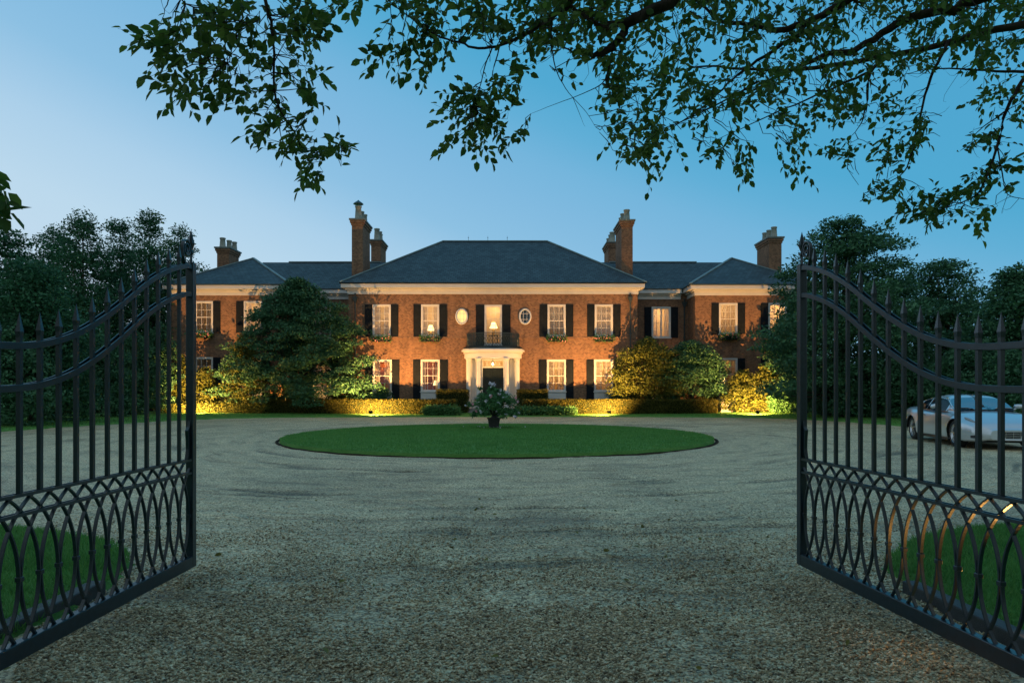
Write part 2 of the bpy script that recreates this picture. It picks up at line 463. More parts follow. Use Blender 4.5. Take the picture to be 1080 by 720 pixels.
# the half of the sky behind the viewer is paler and less saturated
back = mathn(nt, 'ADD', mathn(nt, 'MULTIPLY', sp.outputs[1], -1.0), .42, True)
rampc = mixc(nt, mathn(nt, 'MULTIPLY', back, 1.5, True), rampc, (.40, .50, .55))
vm = nt.nodes.new('ShaderNodeVectorMath'); vm.operation = 'MINIMUM'; vm.inputs[1].default_value = (.5, .68, .85); nt.links.new(tinted, vm.inputs[0])
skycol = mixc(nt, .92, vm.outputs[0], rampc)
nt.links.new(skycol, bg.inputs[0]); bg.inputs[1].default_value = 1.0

sl = bpy.data.lights.new('sun', 'SUN'); sl.energy = .04; sl.angle = math.radians(20); sl.color = (.6, .8, 1)
so = bpy.data.objects.new('sun', sl); COL.objects.link(so)
az = math.radians(SUN_ROT)
sd = Vector((math.sin(az) * math.cos(math.radians(8)), math.cos(az) * math.cos(math.radians(8)), math.sin(math.radians(8))))
so.rotation_euler = sd.to_track_quat('Z', 'Y').to_euler(); so.location = (-30, 30, 30)

SC.view_settings.view_transform = 'Standard'; SC.view_settings.look = 'None'
SC.view_settings.exposure = 0.0; SC.view_settings.gamma = 1
SC.cycles.use_denoising = True
SC.cycles.max_bounces = 6; SC.cycles.transparent_max_bounces = 12
SC.cycles.sample_clamp_indirect = 4

# ------------------------------------------------------------------ ground
def catmull(P, k=8):
    P = [Vector((*p, 0)) for p in P]; n = len(P); out = []
    for i in range(n):
        a, b, c, d = P[i - 1], P[i], P[(i + 1) % n], P[(i + 2) % n]
        for j in range(k):
            t = j / k
            out.append(.5 * ((2 * b) + (c - a) * t + (2 * a - 5 * b + 4 * c - d) * t * t + (3 * b - a - 3 * c + d) * t ** 3))
    return np.array([(p.x, p.y) for p in out])

OUT = catmull([(-3.0, -7), (-3.0, 0), (-3.02, 3.2), (-3.1, 5.0), (-3.55, 6.3), (-5.0, 7.25), (-9, 8.2), (-14, 10.5), (-18.3, 16), (-19.4, 25), (-18.4, 33.5),
               (-16.5, 38.2), (-13, 40.3), (-7, 41.1), (0, 41.5), (8, 41.0), (13, 40.0), (16.0, 37.6), (17.0, 31), (17.3, 22), (16, 15), (12, 10.2),
               (8, 8.3), (4.7, 7.3), (3.35, 6.1), (3.0, 5.0), (2.98, 3.2), (3.0, 0), (3.0, -7)], 6)

def sdf_poly(X, Y, poly):
    d = np.full(X.shape, 1e9); inside = np.zeros(X.shape, bool)
    n = len(poly)
    for i in range(n):
        ax, ay = poly[i]; bx, by = poly[(i + 1) % n]
        ex, ey = bx - ax, by - ay
        wxx, wyy = X - ax, Y - ay
        t = np.clip((wxx * ex + wyy * ey) / (ex * ex + ey * ey + 1e-12), 0, 1)
        d = np.minimum(d, (wxx - ex * t) ** 2 + (wyy - ey * t) ** 2)
        c = ((ay > Y) != (by > Y)) & (X < (bx - ax) * (Y - ay) / (by - ay + 1e-12) + ax)
        inside ^= c
    d = np.sqrt(d)
    return np.where(inside, -d, d)

def sstep(a, b, x):
    t = np.clip((x - a) / (b - a), 0, 1); return t * t * (3 - 2 * t)

def vnoise(X, Y, s, seed=0):
    """cheap smooth value noise"""
    r = np.random.default_rng(seed).random((64, 64))
    x = X / s; y = Y / s; xi = np.floor(x).astype(int); yi = np.floor(y).astype(int); fx = x - xi; fy = y - yi
    fx = fx * fx * (3 - 2 * fx); fy = fy * fy * (3 - 2 * fy)
    g = lambda i, j: r[i % 64, j % 64]
    return (g(xi, yi) * (1 - fx) + g(xi + 1, yi) * fx) * (1 - fy) + (g(xi, yi + 1) * (1 - fx) + g(xi + 1, yi + 1) * fx) * fy - .5

def lawn_z(X, Y):
    d = sdf_poly(X, Y, OUT) + vnoise(X, Y, .4, 3) * .08
    z = np.where(d > 0, .03 + .045 * sstep(0, .25, d) + .13 * sstep(.3, 4.5, d) * sstep(20, 38, Y), -.09 + .0 * d)
    return z + .01 * vnoise(X, Y, 1.3, 5)

def grid_axis(lo, hi, step, far):
    a = list(np.arange(lo, hi + 1e-6, step)); s = step; x = hi
    while x < far: s *= 1.5; x += s; a.append(x)
    s = step; x = lo
    while x > -far: s *= 1.5; x -= s; a.insert(0, x)
    return np.array(a)

gx = grid_axis(-24, 24, .13, 900); gy = grid_axis(-2, 47, .13, 900)
X, Y = np.meshgrid(gx, gy); Z = lawn_z(X, Y)
def grid_faces(nx, ny):
    i = np.arange((ny - 1) * (nx - 1)); r = i // (nx - 1); c = i % (nx - 1); a = r * nx + c
    return np.stack([a, a + 1, a + nx + 1, a + nx], 1)
o = npmesh('ground', np.stack([X, Y, Z], -1).reshape(-1, 3), grid_faces(len(gx), len(gy)), M['lawn'], fs=True); tag(o, kind='structure')
def ring(r, a0, a1, n=26): return [(ISL[0] + r * math.sin(math.radians(a0 + (a1 - a0) * k / n)), ISL[1] + r * math.cos(math.radians(a0 + (a1 - a0) * k / n))) for k in range(n + 1)]
TRK = [[(.5, -6), (.5, 2.5), (.9, 5.2), (2.6, 8.6), (5.6, 11.6)] + ring(11.4, 150, 20), [(-.5, -6), (-.5, 2.5), (-.9, 5.2), (-2.8, 8.6), (-6.2, 11.6)] + ring(11.4, 212, 340),
       ring(9.4, 0, 360, 60), [(0, -6), (.1, 4), (.6, 9), (3.2, 12.2)] + ring(9.6, 160, 90, 10)]
def track_coords(X, Y):
    """distance to the nearest wheel path and the way along it"""
    best = np.full(X.shape, 1e9); S = np.zeros(X.shape); off = 0
    for T_ in TRK:
        acc = off
        for (ax, ay), (bx, by) in zip(T_, T_[1:]):
            ex, ey = bx - ax, by - ay; L = math.hypot(ex, ey)
            t = np.clip(((X - ax) * ex + (Y - ay) * ey) / (L * L), 0, 1)
            d2 = np.hypot(X - ax - ex * t, Y - ay - ey * t) * 1.0
            sg = np.sign((X - ax) * ey - (Y - ay) * ex) 
            m_ = d2 < np.abs(best); best = np.where(m_, d2 * np.where(sg == 0, 1, sg), best); S = np.where(m_, acc + t * L, S)
            acc += L
        off += 17.3
    return best, S
def gravel_fields(X, Y):
    d, S = track_coords(X, Y); ad = np.abs(d)
    wheel = np.exp(-((ad - .78) / .20) ** 2) * (.6 + .8 * (vnoise(S, d * 2, 2.5, 21) + .5))
    rx_, ry_ = X - ISL[0], Y - ISL[1]
    rr = np.hypot(rx_, ry_) + 2.4 * vnoise(X, Y, 6.5, 30) + .8 * np.abs(rx_) * sstep(9, 3, Y) * .5; an = np.arctan2(rx_, -ry_) * 6
    st = vnoise(rr * 3.1 + 40, an * .8 + 9, 1.0, 22) + .7 * vnoise(rr * 6.5 + 70, an * 1.3, 1.0, 23)
    act = sstep(-.28, .22, vnoise(X, Y, 3.4, 24) + .10) * sstep(44, 34, Y)
    rough = vnoise(X, Y, .22, 25) * sstep(-.1, .3, vnoise(X, Y, 1.7, 26))
    dash = sstep(.22, .55, st) * act
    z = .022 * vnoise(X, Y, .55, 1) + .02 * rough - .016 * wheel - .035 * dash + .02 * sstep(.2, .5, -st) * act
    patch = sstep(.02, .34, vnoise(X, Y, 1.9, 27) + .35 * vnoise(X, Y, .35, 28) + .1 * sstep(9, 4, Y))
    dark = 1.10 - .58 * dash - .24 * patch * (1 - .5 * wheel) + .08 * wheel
    return z, np.clip(dark, .35, 1.25)
gx2 = np.arange(-22, 22.01, .075); gy2 = np.arange(-7, 43.6, .075)
X, Y = np.meshgrid(gx2, gy2)
Z, DK = gravel_fields(X, Y)
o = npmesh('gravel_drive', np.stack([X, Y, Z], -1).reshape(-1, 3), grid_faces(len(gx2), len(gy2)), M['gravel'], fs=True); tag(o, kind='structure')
at = o.data.attributes.new('gravel_tone', 'FLOAT', 'POINT'); at.data.foreach_set('value', DK.astype(np.float32).ravel())  # tone factor: darker in ruts and patches, lighter on wheel paths

# round lawn in the middle of the drive
def island():
    nr, na = 46, 160; V = [(ISL[0], ISL[1], .20)]; Fq = []
    for i in range(1, nr + 1):
        t = i / nr
        for k in range(na):
            a = 2 * PI * k / na; w = 1 + .0014 * math.sin(a * 9) + .001 * math.sin(a * 31 + 1)
            r = t
            z = .20 - .11 * t ** 2
            if i == nr: z = -.03
            if i == nr: r = (nr - .985) / nr
            V.append((ISL[0] + 7.05 * r * w * math.cos(a), ISL[1] + 7.55 * r * w * math.sin(a), z))
    fs = [(0, 1 + k, 1 + (k + 1) % na) for k in range(na)]
    for i in range(nr - 1):
        for k in range(na):
            a = 1 + i * na + k; b = 1 + i * na + (k + 1) % na; fs.append((a, a + na, b + na, b))
    mb = MB(); mb.add(V, fs); o = mb.build('island_lawn', M['lawn'], None, True); tag(o, kind='structure')
island()
def island_edge():
    mb = MB(); P = [(ISL[0] + 6.98 * math.cos(2 * PI * k / 150), ISL[1] + 7.48 * math.sin(2 * PI * k / 150), .012 + .006 * math.sin(k * 1.7)) for k in range(150)]
    mb.bar(P, .09, .025, closed=True); o = mb.build('island_soil_edge', M['soil'], None, True); tag(o, kind='structure')
island_edge()

def blades(name, pts, h, rng, mat, w=.006):
    n = len(pts); a = rng.random(n) * 2 * PI
    hh = h * (.5 + .8 * rng.random(n)); S = np.stack([np.cos(a), np.sin(a), 0 * a], 1) * w
    lean = rng.normal(size=(n, 3)) * [1, 1, 0] * (hh * .45)[:, None]
    V = np.stack([pts - S, pts + S, pts + lean + np.stack([0 * a, 0 * a, hh], 1)], 1).reshape(-1, 3)
    b = np.arange(n)[:, None] * 3
    o = npmesh(name, V, b + [0, 1, 2], mat); tag(o, kind='stuff'); return o
# near tufts behind both gate leaves
rng = np.random.default_rng(3)
pp = rng.random((420000, 2)) * [15, 6.5] + [-7.5, 3.2]
d = sdf_poly(pp[:, 0], pp[:, 1], OUT)
pp = pp[(d > .0) & (rng.random(len(pp)) < .35 + .65 * np.clip(vnoise(pp[:, 0], pp[:, 1], .35, 8) + .6, 0, 1))]
blades('verge_grass', np.c_[pp, lawn_z(pp[:, 0], pp[:, 1]) - .005], .06, rng, M['blade'], .005)
# island blades
n = 90000; a = rng.random(n) * 2 * PI; r = np.sqrt(rng.random(n)) * .985
pi = np.stack([ISL[0] + 7.0 * r * np.cos(a), ISL[1] + 7.5 * r * np.sin(a), .20 - .11 * r ** 2 - .004], 1)
blades('island_grass', pi, .045, rng, M['blade'], .012)
# far strip blades
n = 150000; pp = rng.random((n, 2)) * [46, 22] + [-24, 23]
d = sdf_poly(pp[:, 0], pp[:, 1], OUT); pp = pp[(d > .0) & (d < 4.5) & (pp[:, 1] > 24)]
blades('border_grass', np.c_[pp, lawn_z(pp[:, 0], pp[:, 1]) - .004], .05, rng, M['blade'], .014)

# loose stones close to the camera
n = 170000
py = 3.2 + rng.random(n) ** 1.5 * 7.0; px = (rng.random(n) * 2 - 1) * (py * .62 + .4)
pp = np.stack([px, py], 1); d = sdf_poly(px, py, OUT); pp = pp[(d < .1)]
keep = rng.random(len(pp)) < np.clip(vnoise(pp[:, 0], pp[:, 1], .5, 12) * 1.2 + .62, .1, 1) * (1 - .97 * sstep(4.6, 9.6, pp[:, 1])); pp = pp[keep]
n = len(pp)
gz = gravel_fields(pp[:, 0], pp[:, 1])[0]
sz = .006 + .009 * rng.random(n) ** 2
base = np.array([[1, 0, 0], [0, 1, 0], [-1, 0, 0], [0, -1, 0], [0, 0, .7], [0, 0, -.7]], float)
th = rng.random(n) * 2 * PI; c, s = np.cos(th), np.sin(th)
B = base[None] * (1 + .35 * rng.normal(size=(n, 6, 1)))
B = B * np.stack([np.ones(n), .6 + .4 * rng.random(n), .6 + .3 * rng.random(n)], 1)[:, None, :]
tl = rng.normal(size=n) * .4
x_ = B[:, :, 0] * c[:, None] - B[:, :, 1] * s[:, None]; y_ = B[:, :, 0] * s[:, None] + B[:, :, 1] * c[:, None]
V = np.stack([x_, y_, B[:, :, 2] + x_ * tl[:, None]], -1) * sz[:, None, None] + np.c_[pp, gz + sz * .35][:, None, :]
tri = np.array([[0, 1, 4], [1, 2, 4], [2, 3, 4], [3, 0, 4], [1, 0, 5], [2, 1, 5], [3, 2, 5], [0, 3, 5]])
Fa = (np.arange(n)[:, None, None] * 6 + tri[None]).reshape(-1, 3)
o = npmesh('loose_gravel', V.reshape(-1, 3), Fa, M['pebble']); tag(o, kind='stuff')

# fallen leaves
n = 70
fp = np.stack([(rng.random(n) * 2 - 1) * 3.0, 3.6 + rng.random(n) * 6, np.full(n, .03)], 1)
D = rng.normal(size=(n, 3)) * [1, 1, .15]
V, Fa = leaf_geo(fp, .05, rng, .55, .3, 0, D, True)
o = npmesh('fallen_leaves', V, Fa, M['leaflitter']); tag(o, kind='stuff')

# stone kerbs behind the gates
for sx, nm in ((-1, 'left'), (1, 'right')):
    mb = MB(); x = 3.12 if sx < 0 else 3.0
    mb.box(sx * x - .06, sx * x + .06, 2.0, 5.15, -.1, .085)
    o = mb.build('kerb', M['darkstone'], None, False, .012); tag(o, kind='structure')

# ------------------------------------------------------------------ the house
HD = 46.0; WD = 46.6; CD = 48.6
HC = -1.28
house = thing('brick_house', 'long two storey red brick mansion with slate hip roofs, white cornice and black shutters', 'house', (HC, HD, .2))
GZ = .1

def wall_front(mb, x0, x1, z0, z1, y, holes, depth=.22):
    xs = sorted(set([x0, x1] + [h[0] for h in holes] + [h[1] for h in holes]))
    zs = sorted(set([z0, z1] + [h[2] for h in holes] + [h[3] for h in holes]))
    for i in range(len(xs) - 1):
        for j in range(len(zs) - 1):
            cx = (xs[i] + xs[i + 1]) / 2; cz = (zs[j] + zs[j + 1]) / 2
            if any(h[0] < cx < h[1] and h[2] < cz < h[3] for h in holes): continue
            mb.add([(xs[i], y, zs[j]), (xs[i + 1], y, zs[j]), (xs[i + 1], y, zs[j + 1]), (xs[i], y, zs[j + 1])], [(0, 1, 2, 3)])
    for a, b, c, d in holes:
        mb.add([(a, y, c), (b, y, c), (b, y, d), (a, y, d), (a, y + depth, c), (b, y + depth, c), (b, y + depth, d), (a, y + depth, d)],
               [(0, 4, 5, 1), (1, 5, 6, 2), (2, 6, 7, 3), (3, 7, 4, 0)])

WIN = []   # (x centre, y, z0, z1, width, kind, room, light, cover, lamp, label)
ZU0, ZU1 = wz(354.5, HD), wz(321.5, HD)
ZL0, ZL1 = wz(412.5, HD), wz(379.5, HD)
for px in (402.6, 453.7, 587.0, 636.8):
    WIN.append(dict(x=wx(px, HD), y=HD, z0=ZU0, z1=ZU1, w=1.16, kind='up'))
for px in (403.2, 453.8, 586.8, 636.6):
    WIN.append(dict(x=wx(px, HD), y=HD, z0=ZL0, z1=ZL1, w=1.22, kind='low'))
WIN.append(dict(x=wx(520.2, HD), y=HD, z0=wz(363.5, HD), z1=wz(322, HD), w=1.12, kind='french'))
for px in (768.0, 820.0): WIN.append(dict(x=wx(px, WD), y=WD, z0=wz(352, WD), z1=wz(320, WD), w=1.2, kind='up'))
for px in (215.0, 267.0): WIN.append(dict(x=wx(px, WD), y=WD, z0=wz(350.5, WD), z1=wz(318, WD), w=1.2, kind='up'))
for px in (768.0, 820.0): WIN.append(dict(x=wx(px, WD), y=WD, z0=wz(411, WD), z1=wz(378, WD), w=1.2, kind='low'))
for px in (215.0, 267.0): WIN.append(dict(x=wx(px, WD), y=WD, z0=wz(411, WD), z1=wz(377, WD), w=1.2, kind='low'))
WIN.append(dict(x=wx(697.3, CD), y=CD, z0=wz(356, CD), z1=wz(324, CD), w=1.3, kind='case'))
WIN.append(dict(x=wx(697.3, CD), y=CD, z0=wz(408, CD), z1=wz(378, CD), w=1.2, kind='low'))
WIN.append(dict(x=wx(340, CD), y=CD, z0=wz(356, CD), z1=wz(324, CD), w=1.2, kind='up'))
WIN.append(dict(x=wx(340, CD), y=CD, z0=wz(408, CD), z1=wz(378, CD), w=1.2, kind='low'))
# per window: room material, lamp power, curtain cover, table lamp
SPEC = [('cream', 28, .40, 0), ('cream', 34, .30, 1), ('cream', 22, .5, 0), ('cream', 20, .5, 0),
        ('red', 34, .30, 0), ('red', 34, .24, 2), ('cream', 46, .43, 0), ('cream', 30, .44, 0),
        ('cream', 62, .10, 3), ('cream', 75, .5, 0), ('cream', 120, .38, 0), ('cream', 14, .46, 0), ('cream', 60, .34, 0),
        ('cream', 14, .4, 0), ('dim', 5, .2, 0), ('dim', 3, .15, 0), ('cream', 30, .3, 0), ('cream', 75, .30, 0), ('cream', 30, .4, 0), ('dim', 4, .3, 0), ('cream', 12, .4, 0)]

XL0, XL1 = wx(367.5, HD), wx(672.3, HD)          # main block
RW = (12.5, 20.35); LW = (-23.25, -15.45)         # wings
EZ = 8.72
def holes_for(y):
    hs = []
    for w in WIN:
        if abs(w['y'] - y) > .01: continue
        z0 = w['z0'] - (0 if w['kind'] != 'low' else 0)
        hs.append((w['x'] - w['w'] / 2, w['x'] + w['w'] / 2, z0, w['z1']))
    return hs
mb = MB()
door_hole = (HC - 1.62, HC + 1.62, .2, 3.8)
wall_front(mb, XL0, XL1, -.3, EZ, HD, holes_for(HD) + [door_hole])
for a, b in ((XL0, HD), (XL1, HD)): mb.add([(a, HD, -.3), (a, HD + 12.4, -.3), (a, HD + 12.4, EZ), (a, HD, EZ)], [(0, 1, 2, 3)])
mb.add([(XL0, HD + 12.4, -.3), (XL1, HD + 12.4, -.3), (XL1, HD + 12.4, EZ), (XL0, HD + 12.4, EZ)], [(0, 1, 2, 3)])
mb.build('wall', M['brick'], house)
for (a, b), hs in ((RW, 1), (LW, -1)):
    mb = MB(); wall_front(mb, a, b, -.3, EZ, WD, [h for h in holes_for(WD) if a < h[0] < b])
    for x in (a, b): mb.add([(x, WD, -.3), (x, WD + 9, -.3), (x, WD + 9, EZ), (x, WD, EZ)], [(0, 1, 2, 3)])
    mb.add([(a, WD + 9, -.3), (b, WD + 9, -.3), (b, WD + 9, EZ), (a, WD + 9, EZ)], [(0, 1, 2, 3)])
    mb.build('wall', M['brick'], house)
for a, b in ((XL1, RW[0]), (LW[1], XL0)):
    mb = MB(); wall_front(mb, a, b, -.3, EZ, CD, [h for h in holes_for(CD) if a - .1 < h[0] < b])
    mb.build('wall', M['brick'], house)
# projecting brick string course between the floors
zb = wz(356.2, HD)
for a, b, y in ((XL0, XL1, HD), (RW[0], RW[1], WD), (LW[0], LW[1], WD)):
    cuts = sorted([(w['x'] - w['w'] / 2 - .6, w['x'] + w['w'] / 2 + .6) for w in WIN if w['kind'] == 'french' and w['y'] == y])
    segs = [(a, b)] if not cuts else [(a, cuts[0][0]), (cuts[0][1], b)]
    mb = MB()
    for s0, s1 in segs: mb.box(s0, s1, y - .03, y + .02, zb - .09, zb + .06)
    mb.build('string_course', M['brick'], house)

def cornice(x0, x1, y, left=True, right=True, back=3.0):
    """stepped white cornice round a block: frieze, bed mould, fascia, gutter"""
    for (o, za, zc, mat, nm) in ((.06, EZ - .62, EZ - .36, 'white', 'frieze'), (.2, EZ - .36, EZ - .24, 'white', 'bed_moulding'), (.42, EZ - .24, EZ + .03, 'white', 'cornice'), (.5, EZ + .03, EZ + .10, 'gutter', 'gutter')):
        mb = MB()
        mb.box(x0 - (o if left else 0), x1 + (o if right else 0), y - o, y + .05, za, zc)
        if left: mb.box(x0 - o, x0 + .04, y + .05, y + back, za, zc)
        if right: mb.box(x1 - .04, x1 + o, y + .05, y + back, za, zc)
        mb.build(nm, M[mat], house, False, .012 if nm != 'frieze' else 0)
cornice(XL0, XL1, HD, back=12.4); cornice(RW[0], RW[1], WD, back=9); cornice(LW[0], LW[1], WD, back=9)
cornice(XL1 + .5, RW[0] - .5, CD, False, False); cornice(LW[1] + .5, XL0 - .5, CD, False, False)

def hip(x0, x1, y0, y1, z0, run_x, ridge_z, name='roof', ridge_pts=None):
    """hip roof over rectangle; ridge along x inset run_x at both ends (run_x = half width gives pyramid)"""
    yc = (y0 + y1) / 2
    a, b = x0 + run_x, x1 - run_x
    V = [(x0, y0, z0), (x1, y0, z0), (x1, y1, z0), (x0, y1, z0), (a, yc, ridge_z), (b, yc, ridge_z),
         (x0, y0, z0 - .06), (x1, y0, z0 - .06), (x1, y1, z0 - .06), (x0, y1, z0 - .06)]
    Fs = [(0, 1, 5, 4), (1, 2, 5), (2, 3, 4, 5), (3, 0, 4), (0, 6, 7, 1), (1, 7, 8, 2), (2, 8, 9, 3), (3, 9, 6, 0), (6, 9, 8, 7)]
    mb = MB(); mb.add(V, Fs); r = mb.build(name, M['slate'], house)
    for p, q in ((0, 4), (1, 5), (4, 5)):
        m2 = MB(); P = Vector(V[p]); Q = Vector(V[q])
        if (P - Q).length < .05: continue
        m2.bar([P + Vector((0, 0, .03)), Q + Vector((0, 0, .03))], .2, .07); m2.build('ridge_cap', M['ridge'], r)
    return r
RZ = 12.92
main_roof = hip(XL0 - .5, XL1 + .5, HD - .5, HD + 12.0, EZ + .1, 6.25, RZ)
hip(RW[0] - .45, RW[1] + .45, WD - .45, WD + 9.3, EZ + .1, 4.35, 11.5)
hip(LW[0] - .45, LW[1] + .45, WD - .45, WD + 9.3, EZ + .1, 4.35, 11.5)
for a, b in ((XL1 - 3.0, RW[0] + 3.6), (LW[1] - 3.6, XL0 + 3.0)):
    mb = MB(); y0 = CD - .45; yc = 52.2; y1 = 55.8; z = EZ + .1; zr = 11.42
    mb.add([(a, y0, z), (b, y0, z), (b, yc, zr), (a, yc, zr), (a, y1, z), (b, y1, z)], [(0, 1, 2, 3), (3, 2, 5, 4), (0, 3, 4), (1, 5, 2), (0, 4, 5, 1)])
    r = mb.build('roof', M['slate'], house)
    m2 = MB(); m2.bar([(a + 2, yc, zr + .03), (b - 2, yc, zr + .03)], .2, .07); m2.build('ridge_cap', M['ridge'], r)
# lightning rods on the main ridge
for px in (494, 514.5, 535):
    x = wx(px, 51.7); mb = MB(); mb.tube([(x, 51.75, RZ), (x, 51.75, RZ + .42)], [.018, .008], 6); mb.lathe([(.0, 0), (.05, .03), (.0, .08)], (x, 51.75, RZ + .25), 8)
    mb.build('lightning_rod', M['iron'], house)

def chimney(x0, x1, y0, y1, z0, z1, pots, cowl=False, lab=None):
    c = MB(); c.box(x0, x1, y0, y1, z0, z1 - .45); ch = c.build('chimney', M['brick'], house)
    m = MB(); m.box(x0 - .05, x1 + .05, y0 - .05, y1 + .05, z1 - .45, z1 - .3); m.box(x0 - .11, x1 + .11, y0 - .11, y1 + .11, z1 - .3, z1 - .12)
    m.build('corbel', M['brick'], ch)
    m = MB(); m.box(x0 - .17, x1 + .17, y0 - .17, y1 + .17, z1 - .12, z1); m.build('chimney_cap', M['lead'], ch, False, .015)
    for i, (fx, fy, h, r) in enumerate(pots):
        x = x0 + fx * (x1 - x0); y = y0 + fy * (y1 - y0)
        m = MB(); m.lathe([(r * 1.15, 0), (r * 1.15, .08), (r, .12), (r * .82, h - .12), (r * .98, h - .09), (r * .98, h), (r * .7, h), (r * .7, h - .2)], (x, y, z1), 16)
        m.build('chimney_pot', M['pot'], ch, True)
        if cowl and i == 0:
            m = MB(); m.lathe([(r * 1.5, 0), (r * 1.35, .06), (r * .2, .26), (0.01, .3)], (x, y, z1 + h + .14), 16)
            for k in range(4):
                a = k * PI / 2 + .4; m.tube([(x + r * .9 * math.cos(a), y + r * .9 * math.sin(a), z1 + h - .02), (x + r * .9 * math.cos(a), y + r * .9 * math.sin(a), z1 + h + .18)], .015, 5)
            m.build('chimney_cowl', M['iron'], ch)
chimney(-11.15, -10.38, 47.5, 49.9, 8.9, 13.57, [(.5, .14, .95, .24), (.55, .5, .8, .2), (.6, .85, .8, .2)], True)
chimney(-11.15, -10.38, 54.0, 56.2, 8.9, 13.57, [(.5, .2, .95, .24), (.6, .55, .9, .2), (.5, .85, .85, .2)])
chimney(7.62, 8.40, 47.5, 50.2, 8.9, 13.5, [(.55, .15, .78, .23), (.4, .5, .75, .2), (.45, .85, .7, .2)])
chimney(7.62, 8.40, 54.0, 56.4, 8.9, 13.4, [(.5, .2, .85, .24), (.45, .5, .8, .2), (.4, .85, .7, .2)])
chimney(18.45, 19.35, 49.0, 51.4, 9.2, 12.65, [(.55, .15, .78, .22), (.5, .5, .75, .2), (.5, .85, .75, .2)])
chimney(-21.95, -21.05, 50.8, 52.6, 9.2, 12.3, [(.3, .2, .75, .22), (.55, .55, .7, .2), (.75, .85, .7, .2)])

def downpipe(x, y, z1=8.1):
    m = MB(); m.tube([(x, y - .1, .1), (x, y - .1, z1 - .55)], .05, 8)
    m.add(*hopper(x, y - .12, z1 - .55)); m.tube([(x, y - .1, z1 - .2), (x, y - .1, z1 + .05)], .05, 8)
    for z in (1.5, 3.5, 5.4): m.box(x - .09, x + .09, y - .14, y, z, z + .06)
    m.build('downpipe', M['gutter'], house)
def hopper(x, y, z):
    V = [(x - .06, y - .06, z), (x + .06, y - .06, z), (x + .06, y + .06, z), (x - .06, y + .06, z), (x - .17, y - .11, z + .35), (x + .17, y - .11, z + .35), (x + .17, y + .11, z + .35), (x - .17, y + .11, z + .35)]
    return V, [(0, 3, 2, 1), (4, 5, 6, 7), (0, 1, 5, 4), (1, 2, 6, 5), (2, 3, 7, 6), (3, 0, 4, 7)]
downpipe(wx(664.5, HD), HD); downpipe(wx(375, HD), HD); downpipe(wx(721.5, CD), CD)

LIGHTS = []
def point(x, y, z, power, col=(1, .66, .32), r=.12, name='room_light'):
    l = bpy.data.lights.new(name, 'POINT'); l.energy = power; l.color = col; l.shadow_soft_size = r
    o = bpy.data.objects.new(name, l); COL.objects.link(o); o.location = (x, y, z); return o

def curtain(x0, x1, y, z0, z1, nw, side):
    m = MB(); n = max(8, int((x1 - x0) * 60)); V = []; Fs = []
    for i in range(n + 1):
        t = i / n; x = x0 + (x1 - x0) * t; yy = y + .03 * math.sin(t * nw * 2 * PI)
        V += [(x, yy, z0), (x, yy, z1)]
    for i in range(n): Fs.append((2 * i, 2 * i + 2, 2 * i + 3, 2 * i + 1))
    m.add(V, Fs); return m

def shutter_mb(x0, x1, y, z0, z1):
    m = MB(); t = .045
    m.box(x0, x1, y - t, y - .012, z0, z1)
    st = .055
    m.box(x0, x0 + st, y - t - .012, y - t + .001, z0, z1); m.box(x1 - st, x1, y - t - .012, y - t + .001, z0, z1)
    for z in (z0, z0 + (z1 - z0) * .40, z1 - .10):
        m.box(x0 + st, x1 - st, y - t - .0115, y - t + .001, z, z + .09)
    k = int((z1 - z0 - .2) / .065)
    for i in range(k):
        z = z0 + .12 + i * .065
        if abs(z - (z0 + (z1 - z0) * .4)) < .1: continue
        m.add([(x0 + st, y - t, z), (x1 - st, y - t, z), (x1 - st, y - t - .009, z + .05), (x0 + st, y - t - .009, z + .05)], [(0, 1, 2, 3)])
    return m

def table_lamp(x, y, z, s=1.0, lab=''):
    t = thing('table_lamp', lab, 'lamp', (x, y, z))
    m = MB(); m.lathe([(.09 * s, 0), (.09 * s, .02), (.03 * s, .05), (.07 * s, .16 * s), (.05 * s, .26 * s), (.015, .32 * s), (.015, .42 * s)], (x, y, z), 14); m.build('lamp_base', M['brass'], t, True)
    m = MB(); m.lathe([(.21 * s, .36 * s), (.1 * s, .66 * s), (.098 * s, .66 * s), (.205 * s, .362 * s)], (x, y, z), 18); m.build('lamp_shade', M['shade'], t, True)
    return t

